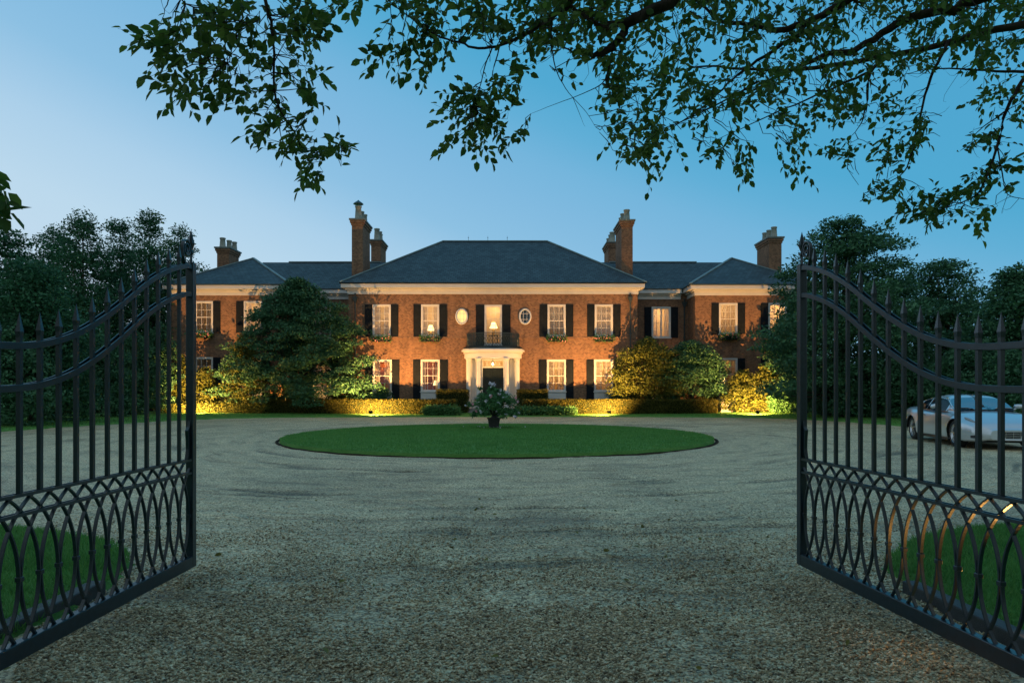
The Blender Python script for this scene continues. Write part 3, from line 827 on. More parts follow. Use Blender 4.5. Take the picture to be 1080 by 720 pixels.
for w, (rm, pw, cov, lampk) in zip(WIN, SPEC):
    x, y, z0, z1, wd, k = w['x'], w['y'], w['z0'], w['z1'], w['w'], w['kind']
    x0, x1 = x - wd / 2, x + wd / 2
    fr = MB(); e = .07   # casing, sits in the opening
    fr.box(x0 - .03, x0 + e, y - .025, y + .12, z0, z1 + .03); fr.box(x1 - e, x1 + .03, y - .025, y + .12, z0, z1 + .03)
    fr.box(x0 + e, x1 - e, y - .024, y + .12, z1 - e, z1 + .03); fr.box(x0 + e, x1 - e, y - .02, y + .12, z0, z0 + .05)
    win = fr.build('window', M['white'], house)
    # sashes
    sa = MB(); ya = y + .05; b = .022
    gx0, gx1, gz0, gz1 = x0 + e, x1 - e, z0 + .05, z1 - e
    def bar(a0, a1, c0, c1, dy=0): sa.box(a0, a1, ya - .02 + dy, ya + .02 + dy, c0, c1)
    rows = 4 if k != 'french' else 6; cols = 3
    if k == 'case': cols = 4
    if k == 'case':
        bar(x - .05, x + .05, gz0, gz1)
        for q in (.25, .75):
            xx = gx0 + (gx1 - gx0) * q; bar(xx - b / 2, xx + b / 2, gz0, gz1, .003)
    else:
        for c in range(1, cols):
            xx = gx0 + (gx1 - gx0) * c / cols; bar(xx - b / 2, xx + b / 2, gz0, gz1, .003)
    for r_ in range(1, rows):
        zz = gz0 + (gz1 - gz0) * r_ / rows; hb = b if r_ != rows // 2 or k in ('french', 'case') else .05
        bar(gx0, gx1, zz - hb / 2, zz + hb / 2, -.002)
    for a0, a1, c0, c1 in ((gx0, gx0 + .04, gz0, gz1), (gx1 - .04, gx1, gz0, gz1), (gx0 + .04, gx1 - .04, gz0, gz0 + .06), (gx0 + .04, gx1 - .04, gz1 - .05, gz1)):
        bar(a0, a1, c0, c1, -.005)
    sa.build('sash', M['white'], win)
    g = MB(); g.add([(gx0, ya, gz0), (gx1, ya, gz0), (gx1, ya, gz1), (gx0, ya, gz1)], [(0, 1, 2, 3)]); g.build('pane', M['glass'], win)
    s = MB(); s.box(x0 - .08, x1 + .08, y - .09, y + .06, z0 - .07, z0 - .002); s.build('sill', M['white'], win, False, .008)
    # sheer curtains
    span = (x1 - x0)
    if cov >= .5:
        curtain(x0 + .02, x1 - .02, y + .2, z0 - .02, z1 - .02, 9, 0).build('curtain', M['sheer'], win, True)
    else:
        curtain(x0 + .0, x0 + span * cov, y + .2, z0 - .02, z1 - .02, 6, 0).build('curtain', M['sheer'], win, True)
        curtain(x1 - span * cov, x1, y + .2, z0 - .02, z1 - .02, 6, 0).build('curtain', M['sheer'], win, True)
    # room behind the window
    a, bb, dp = x0 - .35, x1 + .35, 1.9
    c0, c1 = z0 - .9 if k != 'french' else z0 - .1, z1 + .5
    yr = y + .222
    rmb = MB(); rmb.add([(a, yr, c0), (bb, yr, c0), (bb, yr + dp, c0), (a, yr + dp, c0), (a, yr, c1), (bb, yr, c1), (bb, yr + dp, c1), (a, yr + dp, c1)],
            [(0, 1, 2, 3), (4, 7, 6, 5), (2, 6, 7, 3), (1, 5, 6, 2), (0, 3, 7, 4)])
    wall_front(rmb, a, bb, c0, c1, yr, [(x0, x1, z0, z1)], .004)
    rmb.build('room', M[rm], house)
    point(x + random.uniform(-.25, .25), yr + 1.1, z1 - .1 + random.uniform(-.3, .15), pw * .68)
    # apron under the ground floor windows
    if k == 'low':
        ap = MB(); ap.box(x0 - .03, x1 + .03, y - .03, y + .02, .35, z0 - .07)
        ap.box(x0 + .1, x1 - .1, y - .045, y - .028, .5, z0 - .2); ap.build('apron_panel', M['white'], win, False, .006)
        zs = .35
    else: zs = z0 - .02
    # flat brick arch
    la = MB(); la.box(x0 - .12, x1 + .12, y - .008, y + .01, z1 + .035, z1 + .30); la.build('brick_arch', M['brick'], win)
    sw = .50 if k != 'french' else .56
    for s_ in (-1, 1):
        xa = x1 + .045 if s_ > 0 else x0 - .045 - sw
        sh = shutter_mb(xa, xa + sw, y, zs, z1 + .02).build('shutter', M['shutter'], house)
    w['zs'] = zs
# table lamps seen through the windows
def tbl(x, y, z, lab):
    t = thing('side_table', lab, 'table', (x, y, z - .6))
    m = MB(); m.box(x - .3, x + .3, y - .2, y + .2, z - .04, z); m.build('table_top', M['wood'], t)
    for a in (-.26, .26):
        for b in (-.16, .16):
            m = MB(); m.bx((x + a, y + b, z - .32), (.04, .04, .56)); m.build('leg', M['wood'], t)
w = WIN[1]; table_lamp(w['x'] - .05, HD + .75, w['z0'] + .0, 1.25, 'lamp with drum shade glowing behind the upstairs window left of the oval window'); tbl(w['x'] - .05, HD + .75, w['z0'], 'small table under the lamp in the upstairs window left of the oval window')
w = WIN[5]; table_lamp(w['x'] + .33, HD + .7, w['z0'] + .02, 1.1, 'small lamp in the red room at the ground floor window left of the door'); tbl(w['x'] + .25, HD + .7, w['z0'] + .02, 'small table under the lamp in the red ground floor room')
w = WIN[8]; table_lamp(w['x'] + .0, HD + 1.0, w['z0'] + .72, 1.35, 'lit lamp with pleated shade in the tall window above the portico'); tbl(w['x'], HD + 1.0, w['z0'] + .72, 'side table under the lamp in the tall window above the portico')

# oval windows
def oval(px, lit):
    x = wx(px, HD); z = wz(333.8, HD); a, b = .37, .49; n = 40
    loop = lambda s: [(x + a * s * math.cos(2 * PI * k / n), HD - .03, z + b * s * math.sin(2 * PI * k / n)) for k in range(n)]
    m = MB(); m.bar(loop(1.0), .12, .10, (0, 1, 0), True)
    ov = m.build('oval_window', M['white'], house, True)
    ov['label'] = 'oval window glowing warm yellow' if lit else 'unlit dark oval window'
    m = MB(); L = [(p[0], HD - .006, p[2]) for p in loop(.97)]; m.add(L, [tuple(range(n))]); m.build('pane', M['ovalpane'] if lit else M['darkglass'], ov)
    m = MB()
    for f in (-.33, .33): m.box(x + a * f - .012, x + a * f + .012, HD - .03, HD - .01, z - b * .9, z + b * .9)
    for f in (-.4, .4): m.box(x - a * .88, x + a * .88, HD - .028, HD - .012, z + b * f - .012, z + b * f + .012)
    m.build('muntins', M['white'], ov)
oval(487, True); oval(553.8, False)

# ------------------------------------------------------------------ portico, door, balcony
pc = HC; py0 = HD
def bow(a, b, n=28, z=0, y0=HD, t0=PI, t1=2 * PI): return [(pc + a * math.cos(t0 + (t1 - t0) * k / n), y0 + b * math.sin(t0 + (t1 - t0) * k / n), z) for k in range(n + 1)]
def bowslab(mb, a, b, z0, z1, y0=HD + .02):
    L = bow(a, b, 30, 0, y0); n = len(L)
    mb.add([(p[0], p[1], z0) for p in L] + [(p[0], p[1], z1) for p in L],
           [tuple(range(n - 1, -1, -1)), tuple(range(n, 2 * n))] + [(i, (i + 1) % n, (i + 1) % n + n, i + n) for i in range(n)])
porch = MB(); bowslab(porch, 1.93, 1.30, 3.76, 4.12)
port = porch.build('portico', M['white'], house, False)
m = MB(); bowslab(m, 2.0, 1.37, 4.12, 4.2); bowslab(m, 2.12, 1.5, 4.2, 4.32); bowslab(m, 2.06, 1.42, 4.32, 4.38); m.build('portico_cornice', M['white'], port)
m = MB(); bowslab(m, 2.0, 1.36, 4.38, 4.47); m.build('portico_roof', M['iron'], port)
m = MB()
for i in range(40):
    t = PI + PI * (i + .5) / 40; m.bx((pc + 1.97 * math.cos(t), HD + 1.34 * math.sin(t), 4.09), (.05, .05, .05))
m.build('dentils', M['white'], port)
m = MB(); bowslab(m, 2.2, 1.7, -.2, .42); m.build('step', M['stone'], port)
m = MB(); bowslab(m, 2.6, 2.1, -.2, .26); m.build('step', M['stone'], port)
for (cx, cy) in ((-1.62, -.42), (-.93, -1.08), (.93, -1.08), (1.62, -.42)):
    m = MB(); r = .145
    m.lathe([(r * 1.45, .42), (r * 1.45, .5), (r * 1.25, .54), (r * 1.25, .6), (r, .66), (r * 1.0, 1.6), (r * .86, 3.5), (r * .86, 3.55), (r * 1.05, 3.58), (r * 1.15, 3.66), (r * 1.35, 3.68), (r * 1.35, 3.76)], (pc + cx, HD + cy, 0), 24)
    m.build('column', M['white'], port, True)
# white recess walls, pilasters
m = MB()
for s_ in (-1, 1):
    a, b_ = sorted((pc + s_ * .78, pc + s_ * 1.62)); m.box(a, b_, HD + .1, HD + .2, .42, 3.8)
    a, b_ = sorted((pc + s_ * .88, pc + s_ * 1.2)); m.box(a, b_, HD + .07, HD + .1, .7, 3.5)
    a, b_ = sorted((pc + s_ * 1.28, pc + s_ * 1.5)); m.box(a, b_, HD + .07, HD + .1, .7, 3.5)
    a, b_ = sorted((pc + s_ * 1.5, pc + s_ * 1.8)); m.box(a, b_, HD - .12, HD + .098, .42, 3.76)
m.box(pc - .78, pc + .78, HD + .1, HD + .2, 3.72, 3.8)
m.build('door_surround', M['white'], port)
dr = MB(); dr.box(pc - .70, pc + .70, HD + .16, HD + .22, .42, 3.15)
door = dr.build('door', M['door'], house)
m = MB()
for s_ in (-1, 1):
    for z0_, z1_ in ((.6, 1.3), (1.4, 2.3), (2.4, 3.0)):
        cx = pc + s_ * .35
        for a0, a1, b0, b1 in ((-.24, .24, z0_, z0_ + .03), (-.24, .24, z1_ - .03, z1_), (-.24, -.21, z0_ + .03, z1_ - .03), (.21, .24, z0_ + .03, z1_ - .03)):
            m.box(cx + a0, cx + a1, HD + .14, HD + .162, b0, b1)
m.box(pc - .015, pc + .015, HD + .135, HD + .162, .42, 3.15)
m.build('door_panels', M['door'], door)
m = MB()
for s_ in (-1, 1): m.lathe([(.0, 0), (.035, .01), (.035, .05), (0, .06)], (pc + s_ * .08, HD + .12, 1.5), 10)
m.build('door_knobs', M['brass'], door, True)
m = MB()
for s_ in (-1, 1):
    a, b_ = sorted((pc + s_ * .70, pc + s_ * .78)); m.box(a, b_, HD + .06, HD + .22, .42, 3.72)
m.box(pc - .7, pc + .7, HD + .06, HD + .22, 3.15, 3.22); m.box(pc - .7, pc + .7, HD + .06, HD + .22, 3.66, 3.72)
m.build('door_frame', M['white'], door)
tr = MB(); tr.add([(pc - .7, HD + .17, 3.22), (pc + .7, HD + .17, 3.22), (pc + .7, HD + .17, 3.66), (pc - .7, HD + .17, 3.66)], [(0, 1, 2, 3)])
trn = tr.build('transom_window', M['glass'], house)
m = MB()
for k in range(5):
    x = pc - .56 + .28 * k
    m.tube([(x + .13 * math.cos(t * PI / 8), HD + .15, 3.44 + .2 * math.sin(t * PI / 8)) for t in range(16)], .012, 5, True, (0, 1, 0))
m.build('tracery', M['white'], trn)
rmb = MB(); a, bb = pc - .78, pc + .78
rmb.add([(a, HD + .23, 3.16), (bb, HD + .23, 3.16), (bb, HD + 1.6, 3.16), (a, HD + 1.6, 3.16), (a, HD + .23, 4.1), (bb, HD + .23, 4.1), (bb, HD + 1.6, 4.1), (a, HD + 1.6, 4.1)],
        [(0, 1, 2, 3), (4, 7, 6, 5), (2, 6, 7, 3), (1, 5, 6, 2), (0, 3, 7, 4)]); rmb.build('room', M['cream'], house)
point(pc, HD + .9, 3.6, 16)
# hanging lantern
ln = thing('hanging_lantern', 'lit glass lantern hanging over the front door inside the portico', 'lantern', (pc, HD - .55, 3.3))
m = MB(); m.tube([(pc, HD - .55, 3.58), (pc, HD - .55, 3.755)], .01, 5); m.lathe([(.0, 0), (.1, -.04), (.12, -.06)], (pc, HD - .55, 3.6), 8)
for k in range(4):
    a = PI / 4 + k * PI / 2; m.tube([(pc + .12 * math.cos(a), HD - .55 + .12 * math.sin(a), 3.54), (pc + .09 * math.cos(a), HD - .55 + .09 * math.sin(a), 3.26)], .008, 4)
m.lathe([(.09, 0), (.09, .02), (0, .02)], (pc, HD - .55, 3.24), 8)
m.build('lantern_frame', M['iron'], ln)
m = MB(); m.lathe([(.02, 0), (.06, .06), (.055, .14), (.015, .2)], (pc, HD - .55, 3.28), 12); m.build('lantern_glass', M['bulb'], ln, True)
point(pc, HD - .75, 3.3, 16, (1, .74, .36), .05, 'lantern_light')

# iron balcony
bal = MB(); RA, RB = 1.75, 1.18
top = bow(RA, RB, 40, 5.42, HD); bal.bar(top, .05, .035)
bar_ = bow(RA, RB, 40, 4.52, HD); bal.bar(bar_, .03, .03); bal.bar(bow(RA, RB, 40, 5.25, HD), .02, .02)
balc = bal.build('balcony_rail', M['iron'], house)
m = MB()
L = bow(RA, RB, 60, 0, HD)
for i, p in enumerate(L):
    m.tube([(p[0], p[1], 4.42), (p[0], p[1], 5.4)], .016 if i % 15 else .035, 5)
m.build('balusters', M['iron'], balc)
m = MB()
for i in range(1, 59, 2):
    p = L[i]; q = L[i + 1]; c = ((p[0] + q[0]) / 2, (p[1] + q[1]) / 2)
    tx, ty = q[0] - p[0], q[1] - p[1]; l_ = math.hypot(tx, ty); tx /= l_; ty /= l_
    for zc, rz in ((4.72, .13), (5.05, .13)):
        m.tube([(c[0] + tx * .065 * math.cos(t * PI / 6), c[1] + ty * .065 * math.cos(t * PI / 6), zc + rz * math.sin(t * PI / 6)) for t in range(12)], .016, 4, True)
m.build('scrolls', M['iron'], balc)

# ------------------------------------------------------------------ window boxes
def window_box(w, lab, seed):
    rng = np.random.default_rng(seed); x, y, z = w['x'], w['y'], w['z0'] - .10
    t = thing('window_box', lab, 'flower box', (x, y - .2, z - .3), 0, 'flower boxes under the upstairs windows')
    m = MB(); m.box(x - .6, x + .6, y - .34, y - .10, z - .28, z - .02); m.build('planter', M['shutter'], t, False, .01)
    n = 900; P = np.stack([x + (rng.random(n) * 2 - 1) * .68, y - .26 + rng.normal(size=n) * .12, z - .0 + rng.normal(size=n) * .11], 1)
    P[:, 2] -= .10 * (rng.random(n) < .35)
    V, Fa = leaf_geo(P, .10, rng); npmesh('greenery', V, Fa, M['leafmid'], t)
    k = 46; P = np.stack([x + (rng.random(k) * 2 - 1) * .62, y - .40 + rng.normal(size=k) * .06, z - .06 + rng.normal(size=k) * .10], 1)
    V, Fa = leaf_geo(P, .085, rng, .9); npmesh('flowers', V, Fa, M['pink'], t)
labs = {0: 'flower box under the leftmost upstairs window of the centre block', 1: 'flower box under the upstairs window left of the lit oval window', 2: 'flower box under the upstairs window right of the dark oval window',
        3: 'flower box under the rightmost upstairs window of the centre block', 9: 'flower box under the upstairs window of the right wing', 11: 'flower box under the upstairs window of the left wing by the gate'}
for i, lb in labs.items(): window_box(WIN[i], lb, 40 + i)

# ------------------------------------------------------------------ hedges and plants
def hedge(x0, x1, y0, y1, z1, lab, n, seed, mat='hedge', leaf=.075, name='hedge', cat='hedge', z0=.12, wav=.03):
    rng = np.random.default_rng(seed)
    T = thing(name, lab, cat, ((x0 + x1) / 2, (y0 + y1) / 2, z0))
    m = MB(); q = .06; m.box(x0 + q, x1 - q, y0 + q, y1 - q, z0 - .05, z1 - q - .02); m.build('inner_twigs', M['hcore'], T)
    w, d, h = x1 - x0, y1 - y0, z1 - z0
    A = np.array([w * h, w * d, d * h, d * h]); k = (n * A / A.sum()).astype(int); Ps = []
    u = rng.random((k[0], 2)); Ps.append(np.stack([x0 + u[:, 0] * w, np.full(k[0], y0), z0 + u[:, 1] * h], 1))
    u = rng.random((k[1], 2)); Ps.append(np.stack([x0 + u[:, 0] * w, y0 + u[:, 1] * d, np.full(k[1], z1)], 1))
    for xx, kk in ((x0, k[2]), (x1, k[3])):
        u = rng.random((kk, 2)); Ps.append(np.stack([np.full(kk, xx), y0 + u[:, 0] * d, z0 + u[:, 1] * h], 1))
    P = np.concatenate(Ps); P += rng.normal(size=P.shape) * wav
    P[:, 2] += .05 * vnoise(P[:, 0] + 100, P[:, 1], .7, seed) * (P[:, 2] > z1 - .1)
    P[:, 2] -= .03
    V, Fa = leaf_geo(P, leaf, rng); npmesh('leaves', V, Fa, M[mat], T)
    return T
hedge(wx(281, 43), wx(480, 43), 43.1, 44.0, 1.03, 'long clipped box hedge in front of the house left of the front door', 26000, 1)
hedge(wx(552, 43), wx(757, 43), 43.1, 44.0, 1.03, 'long clipped box hedge in front of the house right of the front door', 30000, 2)
hedge(wx(461, 44.6), wx(493.5, 44.6), 44.2, 45.2, 1.66, 'square block of clipped hedge left of the portico', 6000, 3)
hedge(wx(546, 44.6), wx(577, 44.6), 44.2, 45.2, 1.66, 'square block of clipped hedge right of the portico', 6000, 4)
hedge(wx(165, 42.6), wx(280, 42.6), 42.6, 43.3, .68, 'low uneven hedge along the left wing', 9000, 5, 'leafshrub', .1, wav=.09)
hedge(wx(448, 41.9), wx(482, 41.9), 41.9, 42.9, .50, 'low leafy ground cover at the end of the left hedge', 3500, 6, 'leafmid', .14, 'ground_cover', 'plant', wav=.10)
hedge(wx(549, 41.9), wx(606, 41.9), 41.9, 42.9, .46, 'low leafy ground cover at the end of the right hedge', 4500, 7, 'leafmid', .14, 'ground_cover', 'plant', wav=.10)

# big trees in front of the facade
tree('conical_tree', 'broad dark evergreen tree standing in front of the left wing', 'tree', wx(313, 44.0), 44.0, .15, 8.75, 5.0, lambda t: max(.06, (1 - t ** 2.3) ** .70), M['leafdark'], .17, 64000, 300, .85, .22, .5, seed=21, flat=.45, fill=.75, ystretch=.36)
tree('flowering_tree', 'rounded tree in front of the facade with its left side lit yellow', 'tree', wx(683, 44.5), 44.5, .15, 4.95, 2.75, dome, M['leafshrub'], .15, 20000, 110, .8, .14, .75, seed=22, flat=.5, ystretch=.38)
tree('flowering_tree', 'low spreading tree between the lit rounded tree and the statue', 'tree', wx(729, 44.6), 44.6, .15, 4.75, 2.7, dome, M['leafdark'], .15, 20000, 110, .75, .14, 1.1, seed=23, flat=.45, ystretch=.36)
def shrub(px, d, ytop, wpx, lab, seed, mat='leafshrub', leaf=.14, n=5000, prof=dome, name='shrub', zb=.15, ys=.7):
    h = wz(ytop, d) - zb; r = wpx * d / F / 2
    return tree(name, lab, 'shrub', wx(px, d), d, zb, h, r, prof, M[mat], leaf, n, 46, max(.3, r * .38), .05, .08, seed=seed, flat=.6, ystretch=ys)
shrub(216, 44.0, 386, 34, 'loose shrub lit yellow right of the left gate leaf', 31, n=5200)
shrub(190, 44.0, 372, 36, 'tall shrub lit orange behind the end of the left gate leaf', 32, n=5200)
shrub(256, 43.6, 352, 50, 'upright shrub lit yellow between the left wing and the dark evergreen', 33, n=8000, prof=egg)
shrub(366, 44.9, 392, 40, 'shrub lit yellow at the right foot of the dark evergreen', 34, n=6500)
shrub(403, 45.0, 407, 30, 'small dark green shrub below the leftmost ground floor window', 35, 'leafdark', n=3500, ys=.4)
shrub(652, 44.9, 411, 26, 'dark low shrub behind the hedge under the lit rounded tree', 36, 'leafdark', n=3000)
shrub(784, 43.9, 389, 46, 'bushy shrub lit yellow just right of the statue', 37, n=7500)
shrub(808, 43.6, 382, 40, 'golden lit shrub at the foot of the right wing', 38, n=7000)
shrub(828, 42.4, 405, 36, 'low shrub next to the right gate leaf stile', 39, 'leafmid', n=6000)
shrub(747, 45.2, 404, 22, 'small leafy shrub left of the statue', 41, 'leafshrub', n=2600)
shrub(705, 44.7, 411, 34, 'small shrub behind the hedge below the two rounded trees', 42, 'leafdark', n=2600)

# trees on the left
TL = [(10, 238, 36, 86, .8), (60, 233, 47, 60, .7), (88, 222, 44, 62, .7), (127, 226, 50, 54, .7), (158, 221, 47, 60, .75), (190, 237, 53, 48, .7), (36, 268, 31, 84, .9)]
labl = ['tall loose tree at the left edge of the photo', 'second tall tree from the left edge', 'tall twin topped tree behind the left gate leaf', 'slender tree behind the middle of the left gate leaf',
        'tallest tree behind the arch of the left gate leaf', 'tree nearest the house chimney on the left', 'lower dense tree at the left edge in front of the tall ones']
for i, (px, yt, d, wpx, fl) in enumerate(TL):
    h = wz(yt, d)
    tree('broadleaf_tree', labl[i], 'tree', wx(px, d), d, .1, h, wpx * d / F / 2 * 1.3, (lambda t: max(.1, math.sin(PI * (t * .70 + .22)) ** .6)), M['leafwood'], .18, 27000, 170, .95, .2, 1.0, 'trees left of the house', 50 + i, .75, 0, .6, 1, .1, .8)
SL = [(12, 29, 345, 110), (60, 33, 350, 90), (105, 37, 352, 80), (142, 40, 350, 66), (170, 43, 340, 44)]
for i, (px, d, yt, wpx) in enumerate(SL):
    lab = ['dark rounded bush at the far left behind the lawn', 'second dark bush from the left behind the lawn', 'third dark bush from the left behind the lawn', 'fourth dark bush from the left behind the lawn', 'dark bush nearest to the left wing'][i]
    shrub(px, d, yt, wpx, lab, 60 + i, 'leafdark', .17, 11000, name='dark_bush', ys=.6)
# trees on the right
TR = [(893, 226, 38, 190, .8), (992, 272, 42, 140, .75), (1076, 280, 33, 120, .8), (848, 300, 43.0, 84, .7), (1130, 250, 38, 130, .8)]
labr = ['largest broad tree rising behind the right gate leaf', 'lower tree between the broad tree and the right edge', 'dark tree cut by the right edge behind the car', 'dense tree beside the right wing with its edge lit yellow', 'tree beyond the right edge']
for i, (px, yt, d, wpx, fl) in enumerate(TR[:4]):
    h = wz(yt, d)
    tree('broadleaf_tree', labr[i], 'tree', wx(px, d), d, .1, h, wpx * d / F / 2, broad if i != 3 else egg, M['leafdark'], .19, (60000, 34000, 30000, 24000)[i], (230, 150, 140, 120)[i], 1.2, .28, .9, 'trees right of the house', 80 + i, .45, 0, .62, .8, .1, .5)
SR = [(865, 39, 380, 70), (912, 37, 384, 76), (962, 35, 380, 80), (1010, 33, 372, 84), (1065, 31, 366, 96)]
for i, (px, d, yt, wpx) in enumerate(SR):
    lab = ['dark bush just right of the right gate stile', 'dark bush behind the right gate with a light in it', 'dark bush behind the tail of the silver car', 'dark bush behind the roof of the silver car', 'dark bush at the right edge behind the car bonnet'][i]
    shrub(px, d, yt, wpx, lab, 90 + i, 'leafdark', .16, 11000, name='dark_bush', ys=.6)
# far wood as one mass
rng = np.random.default_rng(5)
cs = []; rs = []
for s_ in (-1, 1):
    for k in range(150):
        x = s_ * (24 + rng.random() * 60) - 2; y = 58 + rng.random() * 12 - abs(x) * .25; z = rng.random() * 9.5
        cs.append((x, y, z)); rs.append(1.8 + rng.random() * 1.4)
P = clump_points(cs, rs, [110] * len(cs), rng, .8, .4); V, Fa = leaf_geo(P, .5, rng)
o = npmesh('far_woodland', V, Fa, M['leafwood']); tag(o, kind='stuff')

# planter with flowering shrub on the round lawn
def planter():
    x, y = wx(521, 25.0), 25.0; z = .19
    t = thing('planter', 'dark square planter on the round lawn with a big bush of white and pink flowers', 'planter', (x, y, z))
    m = MB(); m.add([(x - .17, y - .17, z), (x + .17, y - .17, z), (x + .17, y + .17, z), (x - .17, y + .17, z), (x - .22, y - .22, z + .34), (x + .22, y - .22, z + .34), (x + .22, y + .22, z + .34), (x - .22, y + .22, z + .34)],
        [(0, 3, 2, 1), (4, 5, 6, 7), (0, 1, 5, 4), (1, 2, 6, 5), (2, 3, 7, 6), (3, 0, 4, 7)])
    m.box(x - .25, x + .25, y - .25, y + .25, z + .34, z + .39); m.lathe([(.12, .39), (.08, .47), (.15, .55)], (x, y, z), 12)
    m.build('pot', M['urn'], t, False, .01)
    rng = np.random.default_rng(77)
    cs = []; rs = []
    for k in range(70):
        a = rng.random() * 2 * PI; q = rng.random() ** .5; h = rng.random()
        R = .92 * math.sin(PI * (.25 + .62 * h)) ** .6
        cs.append((x + R * q * math.cos(a), y + R * q * math.sin(a), z + .50 + h * .72 + .12 * (1 - q))); rs.append(.13 + .09 * rng.random())
    for k in range(16):   # hanging edge
        a = rng.random() * 2 * PI; cs.append((x + .78 * math.cos(a), y + .78 * math.sin(a), z + .45 + .2 * rng.random())); rs.append(.12)
    for k in range(9):
        a = rng.random() * 2 * PI; q = .6 * rng.random(); cs.append((x + q * math.cos(a), y + q * math.sin(a), z + 1.34 + .12 * rng.random())); rs.append(.07)
    P = clump_points(cs, rs, [90] * len(cs), rng, .9, .3); V, Fa = leaf_geo(P, .085, rng, .5, .25, .25); npmesh('foliage', V, Fa, M['leafbloom'], t)
    mb = MB()
    for c in cs[::4]: mb.tube([(x, y, z + .4), ((x + c[0]) / 2, (y + c[1]) / 2, z + .8), c], [.02, .012, .005], 5)
    mb.build('stems', M['bark'], t)
    for nm, mat, k, sd in (('white_flowers', 'petal', 60, 1), ('pink_flowers', 'pink', 14, 2)):
        r2 = np.random.default_rng(sd); C = np.array(cs)[r2.choice(len(cs), k)]; dirn = C - [x, y, z + 1.0]; dirn /= np.linalg.norm(dirn, axis=1)[:, None]
        C = C + dirn * .18; C[:, 1] -= .08
        P = clump_points(C, [.03] * k, [9] * k, r2, 1, .3); V, Fa = leaf_geo(P, .07, r2, .9); npmesh(nm, V, Fa, M[mat], t)
    n = 24; fp = np.stack([x + r2.normal(size=n) * .5, y - .1 + r2.normal(size=n) * .25, np.full(n, z + .06)], 1)
    V, Fa = leaf_geo(fp, .05, r2, .9); o = npmesh('fallen_petals', V, Fa, M['petal']); tag(o, kind='stuff')
planter()

# ------------------------------------------------------------------ statue and low wall
def skin_obj(name, pts, edges, rad, mat, parent, sub=2):
    me = bpy.data.meshes.new(name); o0 = ORG[parent.name]
    me.from_pydata([Vector(p) - o0 for p in pts], edges, []); me.materials.append(mat)
    o = bpy.data.objects.new(name, me); COL.objects.link(o); o.parent = parent
    o.modifiers.new('skin', 'SKIN').use_smooth_shade = True
    if not me.skin_vertices:
        bm = bmesh.new(); bm.from_mesh(me); bm.verts.layers.skin.verify(); bm.to_mesh(me); bm.free()
    for i, r in enumerate(rad):
        sv = me.skin_vertices[0].data[i]; sv.radius = (r, r) if not isinstance(r, tuple) else r; sv.use_root = i == 0
    s = o.modifiers.new('sub', 'SUBSURF'); s.levels = sub; s.render_levels = sub
    return o
def statue():
    d = 44.4; x = wx(764.5, d); z = .15
    t = thing('statue', 'pale marble garden figure with one raised arm on a square stone pedestal', 'statue', (x, d, z))
    m = MB(); m.box(x - .38, x + .38, d - .38, d + .38, z, z + .16); m.box(x - .32, x + .32, d - .32, d + .32, z + .16, z + .85); m.box(x - .4, x + .4, d - .4, d + .4, z + .85, z + .97)
    m.build('pedestal', M['stone'], t, False, .015)
    b = z + .97
    P = [(x, d, b + .78), (x, d, b + .62), (x - .02, d, b + .98), (x - .04, d, b + 1.16), (x - .05, d - .01, b + 1.24), (x - .06, d - .02, b + 1.36), (x - .06, d - .02, b + 1.46),
         (x - .18, d, b + 1.12), (x - .30, d - .05, b + 1.28), (x - .22, d - .1, b + 1.50), (x - .18, d - .1, b + 1.58),
         (x + .11, d, b + 1.10), (x + .2, d - .06, b + .9), (x + .1, d - .2, b + .78), (x + .03, d - .24, b + .78),
         (x - .1, d, b + .58), (x - .12, d - .1, b + .3), (x - .12, d - .02, b + .05), (x - .12, d - .14, b + .03),
         (x + .1, d, b + .58), (x + .14, d - .05, b + .3), (x + .12, d + .03, b + .05), (x + .13, d - .1, b + .03)]
    E_ = [(0, 1), (0, 2), (2, 3), (3, 4), (4, 5), (5, 6), (3, 7), (7, 8), (8, 9), (9, 10), (3, 11), (11, 12), (12, 13), (13, 14), (1, 15), (15, 16), (16, 17), (17, 18), (1, 19), (19, 20), (20, 21), (21, 22)]
    R_ = [.12, .14, .14, .13, .055, .10, .08, .06, .045, .035, .03, .06, .045, .035, .03, .10, .075, .045, .03, .10, .075, .045, .03]
    skin_obj('figure', P, E_, R_, M['marble'], t)
    m = MB(); m.lathe([(.30, 0), (.34, .05), (.30, .2), (.24, .4), (.19, .62), (.15, .72)], (x + .02, d + .02, b), 18); m.build('drapery', M['marble'], t, True)
    m = MB(); m.lathe([(.14, 0), (.17, .1), (.11, .26), (.06, .3)], (x + .24, d - .1, b), 12); m.build('basket', M['marble'], t, True)
statue()
d = 45.0
gw = MB(); gw.box(wx(257, d), wx(281, d), d, d + .3, .1, 1.25); 
o = gw.build('garden_wall', M['marble'], None, False, .02); tag(o, 'short low white garden wall beside the dark evergreen tree', 'wall')

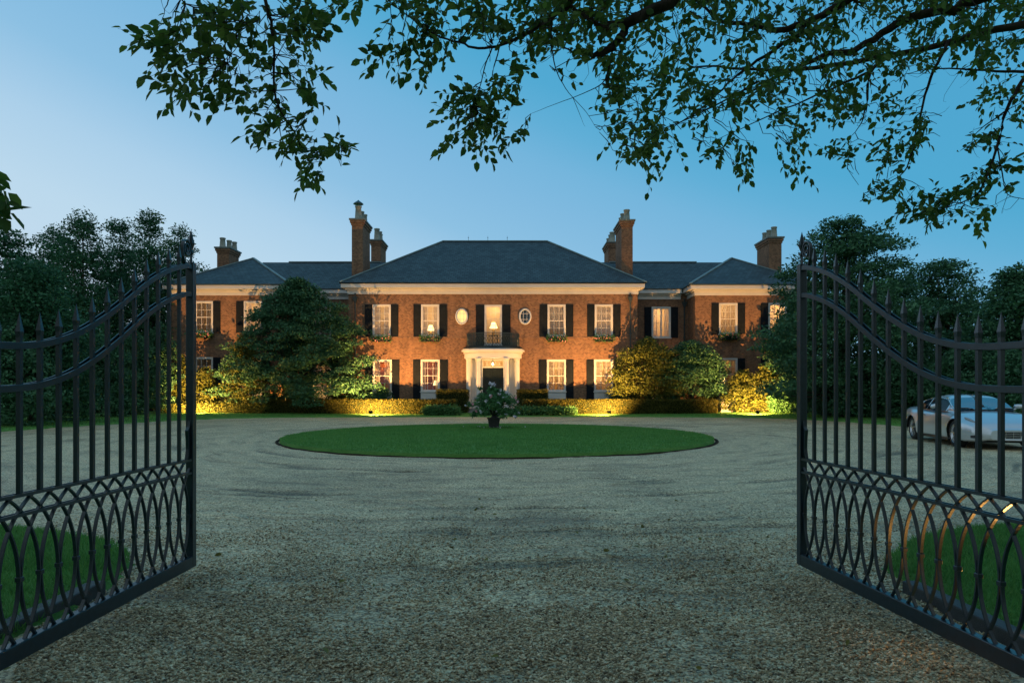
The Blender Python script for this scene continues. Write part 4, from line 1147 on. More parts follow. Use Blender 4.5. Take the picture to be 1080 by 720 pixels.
# ------------------------------------------------------------------ floodlights
def flood(px, d, power, lab, z=.30, tilt=34, yaw=0, size=150, fixture=True, col=(1.0, .49, .14)):
    x = wx(px, d); zg = .15
    if fixture:
        t = thing('floodlight', lab, 'floodlight', (x, d, zg), 0, 'ground floodlights along the front of the house')
        m = MB(); m.tube([(x, d, zg - .05), (x, d, z - .06)], .014, 6); m.bar([(x - .1, d, z - .06), (x + .1, d, z - .06)], .02, .02); m.build('stake', M['black'], t)
        m = MB(); c, s = math.cos(math.radians(tilt)), math.sin(math.radians(tilt))
        def rot(p): return (x + p[0], d + p[1] * c - p[2] * s, z + p[1] * s + p[2] * c)
        V = [rot(p) for p in ((-.11, -.05, -.08), (.11, -.05, -.08), (.11, .05, -.09), (-.11, .05, -.09), (-.11, -.05, .08), (.11, -.05, .08), (.11, .05, .09), (-.11, .05, .09))]
        m.add(V, [(0, 3, 2, 1), (4, 5, 6, 7), (0, 1, 5, 4), (1, 2, 6, 5), (2, 3, 7, 6), (3, 0, 4, 7)]); m.build('housing', M['black'], t, False, .008)
        m = MB(); m.box(x - .17, x + .17, d - .12, d + .155, z + .195, z + .205); m.build('visor', M['black'], t)
        m = MB(); V = [rot(p) for p in ((-.09, .053, -.07), (.09, .053, -.07), (.09, .053, .07), (-.09, .053, .07))]; m.add(V, [(0, 1, 2, 3)]); m.build('lens', M['led'], t)
    l = bpy.data.lights.new('floodlight_beam', 'SPOT'); l.energy = power; l.color = col; l.spot_size = math.radians(size); l.spot_blend = .6; l.shadow_soft_size = .025
    o = bpy.data.objects.new('floodlight_beam', l); COL.objects.link(o)
    v = Vector((math.sin(math.radians(yaw)) * math.cos(math.radians(tilt)), math.cos(math.radians(yaw)) * math.cos(math.radians(tilt)), math.sin(math.radians(tilt))))
    o.rotation_euler = (-v).to_track_quat('Z', 'Y').to_euler()
    o.location = (x + .08 * v.x, d + .10 * v.y, z + .10 * v.z)
flood(391, 41.2, 5600, 'small black floodlight on the grass at the right foot of the dark evergreen', yaw=8)
flood(642.5, 41.2, 5600, 'small black floodlight on the grass below the lit rounded tree', yaw=-22)
flood(799, 41.0, 5200, 'small black floodlight on the grass before the golden shrubs of the right wing', yaw=12)
flood(198, 41.0, 4600, 'small black floodlight behind the stile of the left gate leaf', yaw=5)
flood(290, 45.2, 900, '', fixture=False, z=.5, yaw=10)
flood(738, 45.3, 450, '', fixture=False, z=.5, yaw=10)

# ------------------------------------------------------------------ iron gates
def gate(label, end, hinge):
    """leaf from end (free stile) to hinge, both (x, y)"""
    e = Vector((*end, 0)); h = Vector((*hinge, 0)); dr = (h - e).normalized(); L = (h - e).length
    ang = math.atan2(dr.y, dr.x)
    T = thing('iron_gate', label, 'gate', (e.x, e.y, .02), ang, 'pair of iron entrance gate leaves', local=True)
    z0 = -.02
    sp = .156
    def topz(u):   # u = distance from free stile
        ks = [(0, 2.515), (.10, 2.512), (.40, 2.42), (.68, 2.285), (.97, 2.107), (1.24, 1.955), (1.50, 1.84), (1.77, 1.768), (2.05, 1.742), (2.7, 1.738)]
        for (a, za), (b, zb_) in zip(ks, ks[1:]):
            if u <= b:
                t = (u - a) / (b - a); i = ks.index((a, za)); zp = ks[max(i - 1, 0)]; zn = ks[min(i + 2, len(ks) - 1)]
                m0 = (zb_ - zp[1]) / max(1e-6, b - zp[0]) if i > 0 else 0; m1 = (zn[1] - za) / max(1e-6, zn[0] - a)
                dd = b - a
                return (2 * t**3 - 3 * t**2 + 1) * za + (t**3 - 2 * t**2 + t) * dd * m0 + (-2 * t**3 + 3 * t**2) * zb_ + (t**3 - t**2) * dd * m1
        return ks[-1][1]
    us = [.02 + L * k / 60 * .985 for k in range(61)]
    for dz, nm in ((0, 'top_rail'), (-.225, 'second_rail')):
        m = MB()
        for oy in (-.019, .019): m.bar([(u, oy, topz(u) + dz + z0) for u in us], .009, .037)
        m.build(nm, M['iron'], T, False, .002)
    m = MB(); m.box(-.02, .04, -.03, .03, .08 + z0, 2.555 + z0); m.build('stile', M['iron'], T, False, .004)
    m = MB(); m.box(L - .05, L + .01, -.03, .03, .08 + z0, 2.0 + z0); m.build('hinge_stile', M['iron'], T, False, .004)
    m = MB(); m.box(.04, L - .05, -.03, .03, .078 + z0, .172 + z0); m.build('bottom_rail', M['iron'], T, False, .005)
    for z in (.951, .846):
        m = MB()
        for oy in (-.018, .018): m.box(.04, L - .05, oy - .005, oy + .005, z - .009 + z0, z + .009 + z0)
        m.build('middle_rail', M['iron'], T)
    # spear topped pickets; each has its own length, all the same section
    kk = int((L - .1) / sp); proto_arch = None; proto_col = None
    for k in range(kk):
        u = .205 + k * sp
        if u > L - .07: break
        zt = topz(u) + .18 + z0; a = .0115
        m = MB(); zs_ = zt - .135
        m.add([(u - a, -a, .942 + z0), (u + a, -a, .942 + z0), (u + a, a, .942 + z0), (u - a, a, .942 + z0), (u - a, -a, zs_), (u + a, -a, zs_), (u + a, a, zs_), (u - a, a, zs_),
               (u - .0145, -.0145, zs_ + .03), (u + .0145, -.0145, zs_ + .03), (u + .0145, .0145, zs_ + .03), (u - .0145, .0145, zs_ + .03), (u, 0, zt)],
              [(0, 3, 2, 1), (0, 1, 5, 4), (1, 2, 6, 5), (2, 3, 7, 6), (3, 0, 4, 7), (4, 5, 9, 8), (5, 6, 10, 9), (6, 7, 11, 10), (7, 4, 8, 11), (8, 9, 12), (9, 10, 12), (10, 11, 12), (11, 8, 12)])
        m.build('picket', M['iron'], T)
    zm = .50
    def arch(side, u0=None):
        """one interlacing bar: an elliptical arc standing on the bottom rail, bulging to the picket line at mid height"""
        pts = []
        for i in range(37):
            z = .165 + (.955 - .165) * i / 36; t = min(1, abs(z - zm) / .50); x = side * (.0065 + sp * 2.9 * (1 - math.sqrt(1 - t * t)))
            if u0 is not None and not (.0 <= u0 + x <= L - .02): continue
            pts.append((x, 0, z + z0))
        return pts
    SEC = [(-.010, -.0048), (.010, -.0048), (.010, .0048), (-.010, .0048)]
    protos = {}; col_ = None
    k = 0
    while .049 + k * sp < L - .06:
        u = .049 + k * sp
        for side in (-1, 1):
            full = 0 < u + side * sp * 1.8 < L - .03
            if full and side in protos: o = protos[side].copy(); COL.objects.link(o); o.parent = T; o.location = (u, 0, 0); continue
            pts = arch(side, None if full else u)
            if len(pts) < 5: continue
            m = MB(); m.sweep(pts, SEC, (1, 0, 0)); o = m.build('arch_bar', M['iron'], T); o.location = (u, 0, 0)
            if full: protos[side] = o
        if col_ is None:
            m = MB(); m.box(-.016, .016, -.016, .016, zm - .013 + z0, zm + .013 + z0); col_ = m.build('collar', M['iron'], T, False, .003); col_.location = (u, 0, 0)
        else: o = col_.copy(); COL.objects.link(o); o.parent = T; o.location = (u, 0, 0)
        k += 1
    # scroll and spear finial on the free stile
    m = MB(); pts = [(.035, 0, 2.555 + z0), (.055, 0, 2.525 + z0), (.09, 0, 2.51 + z0), (.125, 0, 2.53 + z0), (.15, 0, 2.58 + z0)]
    for i in range(64):
        t = i / 63; a = -.25 + t * 4.2 * PI; r = .066 * (1 - .80 * t)
        pts.append((.090 + r * math.cos(a), 0, 2.655 + z0 + r * 1.15 * math.sin(a)))
    m.sweep(pts, [(-.0045, -.013), (.0045, -.013), (.0045, .013), (-.0045, .013)], (0, 1, 0))
    m.build('scroll', M['iron'], T)
    m = MB(); m.lathe([(.010, 0), (.010, .06), (.022, .075), (.022, .09), (.01, .10), (.03, .155), (.0, .27)], (.01, 0, 2.555 + z0), 8); m.build('spear_finial', M['iron'], T)
    m = MB(); m.sweep([(.04, 0, 1.27 + z0), (.052, 0, 1.22 + z0), (.085, 0, 1.19 + z0), (.075, 0, 1.12 + z0), (.07, 0, 1.04 + z0), (.09, 0, .96 + z0)], [(-.004, -.012), (.004, -.012), (.004, .012), (-.004, .012)], (0, 1, 0))
    m.add([(.04, -.004, 1.26 + z0), (.075, -.004, 1.19 + z0), (.07, -.004, 1.0 + z0), (.04, -.004, .96 + z0), (.04, .004, 1.26 + z0), (.075, .004, 1.19 + z0), (.07, .004, 1.0 + z0), (.04, .004, .96 + z0)],
          [(0, 1, 2, 3), (4, 7, 6, 5), (0, 4, 5, 1), (1, 5, 6, 2), (2, 6, 7, 3), (3, 7, 4, 0)])
    m.build('latch_plate', M['iron'], T)
    return T
gate('open black iron gate leaf on the left side of the drive', (-2.616, 5.575), (-2.645, 2.86))
gate('open black iron gate leaf on the right with the silver car behind it', (2.392, 5.645), (2.615, 2.93))

# warm ground light behind the right leaf
t = thing('garden_uplight', 'small warm ground light in the grass behind the right gate leaf', 'light', (3.3, 3.95, .03))
m = MB(); m.lathe([(.05, 0), (.06, .02), (.06, .09), (.05, .1)], (3.3, 3.95, .03), 14); m.build('housing', M['black'], t)
m = MB(); m.lathe([(.045, .101), (.001, .102)], (3.3, 3.95, .03), 14); m.build('lens', M['led'], t)
l = bpy.data.lights.new('uplight_beam', 'SPOT'); l.energy = 40; l.color = (1, .48, .12); l.spot_size = math.radians(92); l.spot_blend = .6; l.shadow_soft_size = .04
o = bpy.data.objects.new('uplight_beam', l); COL.objects.link(o); o.location = (3.3, 3.95, .15)
o.rotation_euler = (-Vector((-.85, -.10, .42))).to_track_quat('Z', 'Y').to_euler()
# ------------------------------------------------------------------ car
def car():
    fx, fy = 12.35, 18.85; rx, ry = 12.95, 21.7
    hd = Vector((fx - rx, fy - ry, 0)).normalized(); left = Vector((-hd.y, hd.x, 0))
    axc = Vector((fx, fy, 0)) + left * .80          # front axle centre; the visible side is the right-hand one
    cen = axc - hd * 1.5
    T = thing('parked_car', 'silver two door sports coupe parked on the gravel behind the right gate leaf', 'car', (cen.x, cen.y, 0), math.atan2(hd.y, hd.x), None, True)
    T.scale = (1.07, 1.07, 1.09)
    def sm(v, k=5):
        for _ in range(2): v = np.convolve(np.pad(v, k // 2, mode='edge'), np.ones(k) / k, 'valid')
        return v
    xs = np.concatenate([np.linspace(-2.44, -2.2, 8)[:-1], np.linspace(-2.2, 2.2, 112), np.linspace(2.2, 2.46, 10)[1:]])
    I = lambda a: sm(np.interp(xs, [p[0] for p in a], [p[1] for p in a]))
    top = I([(-2.44, .66), (-2.36, .90), (-2.1, .985), (-1.6, .99), (-1.0, .94), (0, .90), (.95, .915), (1.5, .86), (1.95, .74), (2.25, .62), (2.46, .46)])
    w = I([(-2.44, .66), (-2.3, .84), (-1.9, .93), (-1.4, .96), (-.9, .93), (0, .90), (.9, .92), (1.5, .955), (1.95, .90), (2.25, .76), (2.40, .56), (2.46, .40)])
    bot = I([(-2.44, .42), (-2.2, .24), (-1.8, .2), (2.0, .17), (2.3, .19), (2.46, .27)])
    side = [(.90, 0, 0), (.97, .06, 0), (.985, .2, 0), (1.0, .36, 0), (1.0, .5, 0), (.99, .64, 0), (.965, .78, 0), (.92, .87, 0), (.84, .93, 0), (.68, .965, 0), (.45, .985, 0), (.22, .997, 0), (0, 1, 0)]
    # finer side rows
    sy = np.array([s[0] for s in side]); sz_ = np.array([s[1] for s in side]); q = np.linspace(0, len(side) - 1, 40)
    sy = np.interp(q, range(len(side)), sy); sz_ = np.interp(q, range(len(side)), sz_)
    nx, ny = len(xs), len(sy); arch = [(1.5, .37), (-1.4, .375)]
    V = []; 
    for sgn in (-1, 1):
        for i in range(nx):
            fl = 1.0
            for j in range(ny):
                z = bot[i] + (top[i] - bot[i]) * sz_[j]; y = w[i] * sy[j]
                for ax, ar in arch:     # flared wheel arches
                    dd = math.hypot(xs[i] - ax, z - .34)
                    if .2 < dd < .62 and sy[j] > .8: y += .022 * math.exp(-((dd - .40) / .08) ** 2)
                V.append((xs[i], sgn * y, z))
    V = np.array(V); Fs = []
    for s_ in range(2):
        o_ = s_ * nx * ny
        for i in range(nx - 1):
            for j in range(ny - 1):
                a = o_ + i * ny + j; ids = (a, a + ny, a + ny + 1, a + 1) if s_ else (a, a + 1, a + ny + 1, a + ny)
                c = V[list(ids)].mean(0)
                if sy[j] > .8 and any(math.hypot(c[0] - ax, c[2] - .34) < ar for ax, ar in arch): continue
                Fs.append(ids)
    used = sorted({v for f in Fs for v in f})
    for v in used:
        for ax, ar in arch:
            dx, dz = V[v][0] - ax, V[v][2] - .34; dd = math.hypot(dx, dz)
            if dd < ar + .035 and abs(V[v][1]) > .7 and dd > .1: V[v][0] = ax + dx / dd * ar; V[v][2] = .34 + dz / dd * ar
    remap = {v: i for i, v in enumerate(used)}
    m = MB(); m.add([V[v] for v in used], [tuple(remap[v] for v in f) for f in Fs])
    body = m.build('body', M['car'], T, True)
    for e in (0, nx - 1):
        L = [V[(e) * ny + j] for j in range(ny)] + [V[nx * ny + e * ny + j] for j in range(ny - 2, -1, -1)]
        m = MB(); m.add(L, [tuple(range(len(L)))]); m.build('bumper_face', M['car'], T)
    # wheel wells and underbody
    m = MB(); m.box(-2.1, 2.1, -.6, .6, .16, .5); m.build('underbody', M['black'], T)
    for ax, ar in arch:
        for s_ in (-1, 1):
            m = MB(); n = 20; L = [(ax + (ar + .01) * math.cos(PI * k / n), (.34 + (ar + .01) * math.sin(PI * k / n))) for k in range(n + 1)]
            m.add([(p[0], s_ * .6, p[1]) for p in L] + [(p[0], s_ * .93, p[1]) for p in L], [(k, k + 1, k + n + 2, k + n + 1) for k in range(n)] + [tuple(range(n + 1))])
            m.build('wheel_well', M['black'], T)
    for ax in (1.5, -1.4):
        for s_ in (-1, 1):
            yo = s_ * .90; prof = [(.20, -.11), (.30, -.12), (.335, -.09), (.34, -.05), (.34, .05), (.335, .09), (.30, .12), (.24, .115)]
            m = MB(); n = 36; vs = []; fs = []
            for r, a in prof:
                for k in range(n): vs.append((ax + r * math.cos(2 * PI * k / n), yo - s_ * .11 + s_ * a, .34 + r * math.sin(2 * PI * k / n)))
            for i in range(len(prof) - 1):
                for k in range(n): fs.append((i * n + k, i * n + (k + 1) % n, (i + 1) * n + (k + 1) % n, (i + 1) * n + k))
            m.add(vs, fs); wh = m.build('wheel', M['tyre'], T, True); wh.name = 'wheel'
            m = MB(); vs = []; fs = []
            for r, a in ((.245, .105), (.235, .085), (.215, .06), (.21, -.06)):
                for k in range(n): vs.append((ax + r * math.cos(2 * PI * k / n), yo - s_ * .11 + s_ * a, .34 + r * math.sin(2 * PI * k / n)))
            for i in range(3):
                for k in range(n): fs.append((i * n + k, i * n + (k + 1) % n, (i + 1) * n + (k + 1) % n, (i + 1) * n + k))
            m.add(vs, fs)
            for k in range(5):
                a = 2 * PI * k / 5 + .3
                for da in (-.13, .13):
                    c0 = Vector((ax + .03 * math.cos(a), yo - s_ * .02, .34 + .03 * math.sin(a))); c1 = Vector((ax + .235 * math.cos(a + da), yo - s_ * .025, .34 + .235 * math.sin(a + da)))
                    m.bar([c0, c1], .022, .035, (0, 1, 0))
            m.lathe([], n=3) if False else None
            for k in range(12):
                pass
            m.tube([(ax, yo - s_ * .04, .34), (ax, yo - s_ * .0, .34)], .045, 12, up=(0, 0, 1))
            m.build('rim', M['rim'], wh)
            m = MB(); m.tube([(ax, yo - s_ * .0, .34), (ax, yo + s_ * .006, .34)], .022, 10); m.build('hub_cap', M['brass'], wh)
            m = MB(); m.tube([(ax, yo - s_ * .10, .34), (ax, yo - s_ * .085, .34)], .15, 20); m.build('brake_disc', M['black'], wh)
    # cabin
    cx = np.linspace(-1.78, 1.06, 60)
    J = lambda a: sm(np.interp(cx, [p[0] for p in a], [p[1] for p in a]), 5)
    Tt = J([(-1.78, .96), (-1.35, 1.12), (-.8, 1.27), (-.2, 1.325), (.3, 1.29), (.55, 1.19), (1.06, .905)])
    belt = np.interp(cx, [-1.78, -1, 0, 1.06], [.95, .93, .90, .89]); wb = np.interp(cx, [-1.78, -1.2, 0, .7, 1.06], [.62, .80, .82, .80, .70])
    rows = 26; G = np.zeros((60, rows, 3))
    for i in range(60):
        h = max(0.005, Tt[i] - belt[i]); yt = max(.3, wb[i] - h * .62)
        P = [(-wb[i], belt[i] - .02), (-(wb[i] * .35 + yt * .65), belt[i] + h * .60), (-yt, belt[i] + h * .86), (-yt * .8, belt[i] + h * .965), (-yt * .4, Tt[i]), (0, Tt[i] + .006)]
        P = P + [(-a, b) for a, b in P[-2::-1]]
        t = np.linspace(0, len(P) - 1, rows); ys = np.interp(t, range(len(P)), [p[0] for p in P]); zs_ = np.interp(t, range(len(P)), [p[1] for p in P])
        G[i, :, 0] = cx[i]; G[i, :, 1] = ys; G[i, :, 2] = zs_
    parts = {'roof': MB(), 'windscreen': MB(), 'rear_window': MB(), 'side_window': MB(), 'side_window2': MB()}
    for i in range(59):
        for j in range(rows - 1):
            x = (cx[i] + cx[i + 1]) / 2; jj = min(j, rows - 2 - j); quad = [tuple(G[i, j]), tuple(G[i + 1, j]), tuple(G[i + 1, j + 1]), tuple(G[i, j + 1])]
            k = 'roof'
            if jj >= 5 and .42 < x < 1.05: k = 'windscreen'
            elif jj >= 6 and -1.6 < x < -.85: k = 'rear_window'
            elif jj < 4 and -1.12 < x < .66 and not (-.62 < x < -.56): k = 'side_window' if j < 8 else 'side_window2'
            parts[k].add(quad, [(0, 1, 2, 3)])
    for k, m in parts.items():
        me = m.build(k.replace('2', ''), M['car'] if k == 'roof' else M['carglass'], T, True)
        bm = bmesh.new(); bm.from_mesh(me.data); bmesh.ops.remove_doubles(bm, verts=bm.verts, dist=1e-4); bm.to_mesh(me.data); bm.free()
        me.data.polygons.foreach_set('use_smooth', [True] * len(me.data.polygons))
    # interior
    m = MB(); m.box(-1.3, .9, -.7, .7, .5, .62); m.box(.75, .95, -.68, .68, .6, .9); m.build('cabin_floor', M['black'], T)
    for s_ in (-1, 1):
        m = MB(); m.box(-.25, .3, s_ * .38 - .25, s_ * .38 + .25, .6, .72)
        m.add([(-.25, s_ * .38 - .25, .7), (-.25, s_ * .38 + .25, .7), (-.12, s_ * .38 + .25, .7), (-.12, s_ * .38 - .25, .7), (-.46, s_ * .38 - .22, 1.12), (-.46, s_ * .38 + .22, 1.12), (-.36, s_ * .38 + .2, 1.12), (-.36, s_ * .38 - .2, 1.12)],
              [(0, 3, 2, 1), (4, 5, 6, 7), (0, 1, 5, 4), (1, 2, 6, 5), (2, 3, 7, 6), (3, 0, 4, 7)])
        m.box(-.44, -.36, s_ * .38 - .12, s_ * .38 + .12, 1.12, 1.24); m.build('seat', M['tan'], T, False, .03)
        m = MB(); m.box(.0, .64, s_ * .70 - .03, s_ * .70 + .03, .62, .93); m.build('door_trim', M['tan'], T)
        m = MB(); m.lathe([(0, -.05), (.075, -.035), (.09, .0), (.07, .05), (0, .06)], (0, 0, 0), 14)
        m.v = [(p[0] * .9 + .52, p[1] * 1.3 + s_ * 1.0, p[2] * 1.1 + 1.0) for p in m.v]; m.bar([(.55, s_ * .84, .9), (.53, s_ * .97, .97)], .05, .03); m.build('wing_mirror', M['car'], T, True)
        # headlamp
        m = MB(); n = 20; vs = []; fs = []
        C = Vector((1.985, s_ * .725, .68))
        for r, o_ in ((1.0, 0), (.85, .022), (.45, .038)):
            for k in range(n):
                a = 2 * PI * k / n; u = .19 * math.cos(a) * r; v = .058 * math.sin(a) * r
                vs.append((C.x + u * .86 + o_ * .5 - v * .35, C.y - s_ * u * .40 + s_ * o_ * .7 + s_ * v * .1, C.z - u * .32 + v + o_ * .6))
        for i in range(2):
            for k in range(n): fs.append((i * n + k, i * n + (k + 1) % n, (i + 1) * n + (k + 1) % n, (i + 1) * n + k))
        fs.append(tuple(range(2 * n, 3 * n))); m.add(vs, fs); m.build('headlight', M['lamp'], T, True)
        m = MB(); m.box(-.52, -.36, s_ * .918, s_ * .935, .74, .765); m.build('door_handle', M['rim'], T)
        m = MB(); m.box(-1.0, 1.1, s_ * .86 - .03, s_ * .86 + .03, .15, .215); m.build('side_skirt', M['black'], T)
    # grille, lower intake, plate
    m = MB(); gxs = np.linspace(-.48, .48, 13); gx_ = lambda y, z: 2.485 - .62 * abs(y) ** 2.2 - .25 * max(0, .34 - z)
    m.add([(gx_(y, z), y, z) for z in (.28, .44) for y in gxs], [(k, k + 1, k + 14, k + 13) for k in range(12)]); m.build('grille', M['black'], T)
    m = MB()
    for z in (.31, .35, .39, .43): m.bar([(gx_(y, z) + .008, y, z) for y in gxs], .012, .008)
    for y in gxs[::2]: m.bar([(gx_(y, .28) + .01, y, .28), (gx_(y, .44) + .01, y, .44)], .008, .008, (1, 0, 0))
    m.build('grille_bars', M['rim'], T)
    m = MB(); m.bar([(2.47 - .62 * abs(y) ** 2.2, y, .245) for y in np.linspace(-.6, .6, 15)], .06, .03); m.build('front_lip', M['car'], T, True)
    for s_ in (-1, 1):
        m = MB(); m.add([(2.25, s_ * .83, .27), (2.40, s_ * .66, .27), (2.38, s_ * .66, .36), (2.24, s_ * .83, .33)], [(0, 1, 2, 3)]); m.build('side_intake', M['black'], T)
car()
# ------------------------------------------------------------------ overhanging tree
def W3(px, py, d): return Vector(((px - 540) * d / F, d, CAMZ + (HZ - py) * d / F))
def canopy():
    rng = np.random.default_rng(99)
    base = Vector((7.6, .6, 0))
    T = thing('overhanging_tree', 'large tree right of the gate whose leafy limbs hang across the top of the view', 'tree', tuple(base))
    crotch = Vector((7.2, 1.2, 4.6))
    m = MB(); m.tube([base - Vector((0, 0, .2)), base + Vector((-.05, .1, 1.5)), Vector((7.3, .9, 3.2)), crotch, Vector((6.6, .6, 7.5)), Vector((6.2, .2, 10))], [.42, .33, .29, .26, .16, .05], 12); m.build('trunk', M['bark'], T, True)
    # limbs as they cross the view: (x, y, depth, radius in metres)
    LM = [
        [(1140, 15, 7.0, .075), (1080, 26, 6.9, .062), (1017, 40, 7.0, .052), (946, 58, 7.1, .044), (858, 72, 7.3, .034), (800, 74, 7.4, .026), (746, 70, 7.5, .016), (712, 76, 7.6, .006)],
        [(1110, -45, 6.2, .09), (1027, 0, 6.4, .075), (992, 11, 6.5, .068), (946, 26, 6.6, .060), (911, 46, 6.7, .05), (858, 63, 6.8, .036), (815, 84, 6.9, .022), (770, 108, 7.0, .009)],
        [(960, -50, 6.0, .07), (897, 0, 6.1, .055), (858, 21, 6.1, .048), (823, 33, 6.2, .040), (795, 26, 6.2, .033), (765, 24, 6.2, .026), (749, 14, 6.3, .02), (735, -6, 6.3, .014)],
        [(760, -60, 5.4, .085), (704, 0, 5.5, .075), (665, 23, 5.5, .066), (655, 38, 5.5, .05), (646, 49, 5.5, .042), (633, 58, 5.5, .038), (618, 57, 5.5, .03), (603, 55, 5.6, .014), (592, 48, 5.6, .005)],
        [(665, 23, 5.5, .045), (650, 24, 5.45, .036), (636, 29, 5.4, .032), (622, 20, 5.4, .027), (607, 11, 5.3, .024), (594, -2, 5.3, .02)],
        [(620, -20, 5.3, .03), (600, 6, 5.3, .026), (587, 16, 5.3, .023), (561, 32, 5.2, .019), (529, 47, 5.2, .016), (505, 51, 5.1, .014), (484, 45, 5.1, .012), (458, 36, 5.0, .009), (429, 16, 5.0, .007), (409, 0, 4.9, .005), (400, -20, 4.9, .003)],
        [(268, -60, 4.4, .022), (280, 0, 4.4, .018), (287, 29, 4.45, .016), (289, 58, 4.5, .013), (289, 96, 4.5, .0105), (299, 122, 4.5, .009), (311, 140, 4.55, .007), (322, 158, 4.6, .005), (352, 160, 4.6, .003), (368, 158, 4.6, .002)],
        [(1140, 30, 6.4, .04), (1100, 60, 6.3, .034), (1080, 84, 6.3, .028), (1062, 116, 6.3, .022), (1052, 155, 6.3, .018), (1034, 200, 6.3, .012), (1018, 212, 6.3, .008), (1000, 218, 6.3, .003)],
        [(1000, 44, 7.0, .03), (992, 60, 6.9, .024), (978, 91, 6.9, .02), (967, 134, 6.8, .016), (957, 176, 6.8, .010), (936, 193, 6.8, .006), (911, 204, 6.7, .003)],
        [(935, 60, 7.1, .03), (918, 76, 7.0, .024), (915, 105, 7.0, .017), (908, 130, 7.0, .008), (896, 146, 7.0, .003)],
        [(918, 76, 7.0, .024), (885, 90, 7.0, .018), (858, 102, 7.1, .014), (816, 120, 7.2, .01), (770, 141, 7.2, .005), (745, 152, 7.2, .002)],
        [(855, 32, 6.3, .03), (816, 53, 6.3, .024), (784, 74, 6.4, .018), (762, 94, 6.4, .014), (742, 113, 6.4, .011), (710, 134, 6.5, .006), (690, 148, 6.5, .002)],
        [(1140, 70, 6.8, .03), (1080, 76, 6.7, .022), (1040, 74, 6.7, .016), (990, 72, 6.7, .009), (955, 78, 6.7, .003)],
        [(1052, 155, 6.3, .010), (1058, 190, 6.3, .008), (1063, 205, 6.2, .006), (1080, 210, 6.2, .004), (1100, 216, 6.2, .002)],
        [(1062, 116, 6.3, .012), (1045, 128, 6.3, .009), (1030, 140, 6.3, .006), (1024, 152, 6.3, .002)],
        [(646, 49, 5.5, .014), (644, 62, 5.5, .012), (638, 84, 5.5, .008), (622, 96, 5.5, .005), (585, 110, 5.5, .003), (560, 120, 5.5, .0015)],
        [(581, 20, 5.3, .011), (582, 50, 5.3, .009), (588, 78, 5.3, .006), (600, 98, 5.3, .004), (618, 118, 5.4, .003), (628, 134, 5.4, .0015)],
        [(520, 49, 5.2, .009), (512, 68, 5.2, .007), (506, 92, 5.15, .005), (498, 112, 5.1, .003)],
        [(528, 47, 5.2, .009), (521, 70, 5.2, .007), (518, 86, 5.2, .004)],
        [(640, 140, 6.0, .002), (680, 140, 6.1, .004), (720, 128, 6.3, .008), (760, 108, 6.4, .012), (800, 86, 6.5, .018)],
        [(240, -30, 4.2, .010), (255, 10, 4.2, .009), (254, 30, 4.2, .006), (246, 48, 4.2, .004), (240, 66, 4.2, .002)],
        [(183, -20, 4.2, .008), (196, 4, 4.2, .006), (230, 14, 4.2, .005), (236, 34, 4.2, .003)],
    ]
    pts3 = []; nodes = []
    for i, L in enumerate(LM):
        P = [W3(a, b, c) for a, b, c, r in L]; R_ = [r * .66 for *_, r in L]
        # smooth the polyline
        Q = []; QR = []
        n = len(P)
        for k in range(n - 1):
            a, b, c, d = P[max(k - 1, 0)], P[k], P[k + 1], P[min(k + 2, n - 1)]
            for j in range(4):
                t = j / 4; Q.append(.5 * ((2 * b) + (c - a) * t + (2 * a - 5 * b + 4 * c - d) * t * t + (3 * b - a - 3 * c + d) * t ** 3) + Vector(rng.normal(size=3) * R_[k] * .35)); QR.append(R_[k] + (R_[k + 1] - R_[k]) * t)
        Q.append(P[-1]); QR.append(R_[-1])
        if i in (0, 1, 2, 3, 7, 12):
            Q.insert(0, crotch.lerp(Q[0], .45) + Vector((0, .2, .5 if i != 3 else 1.2))); QR.insert(0, QR[0] * 1.3); Q.insert(0, crotch + Vector((0, 0, -.3 + .15 * i))); QR.insert(0, QR[0] * 1.1)
        if i in (5, 6, 20, 21):
            Q.insert(0, Vector((Q[0].x + 2.0, Q[0].y - .6, 6.4))); QR.insert(0, QR[0] * 1.4); Q.insert(0, Vector((5.2, 1.0, 6.9))); QR.insert(0, QR[0] * 1.6)
        mb = MB(); mb.tube(Q, QR, 8 if QR[2] > .02 else 6); mb.build('limb', M['bark'], T, True)
        for q, r in zip(Q, QR): nodes.append((q.x, q.y, q.z, r))
    ND = np.array(nodes)
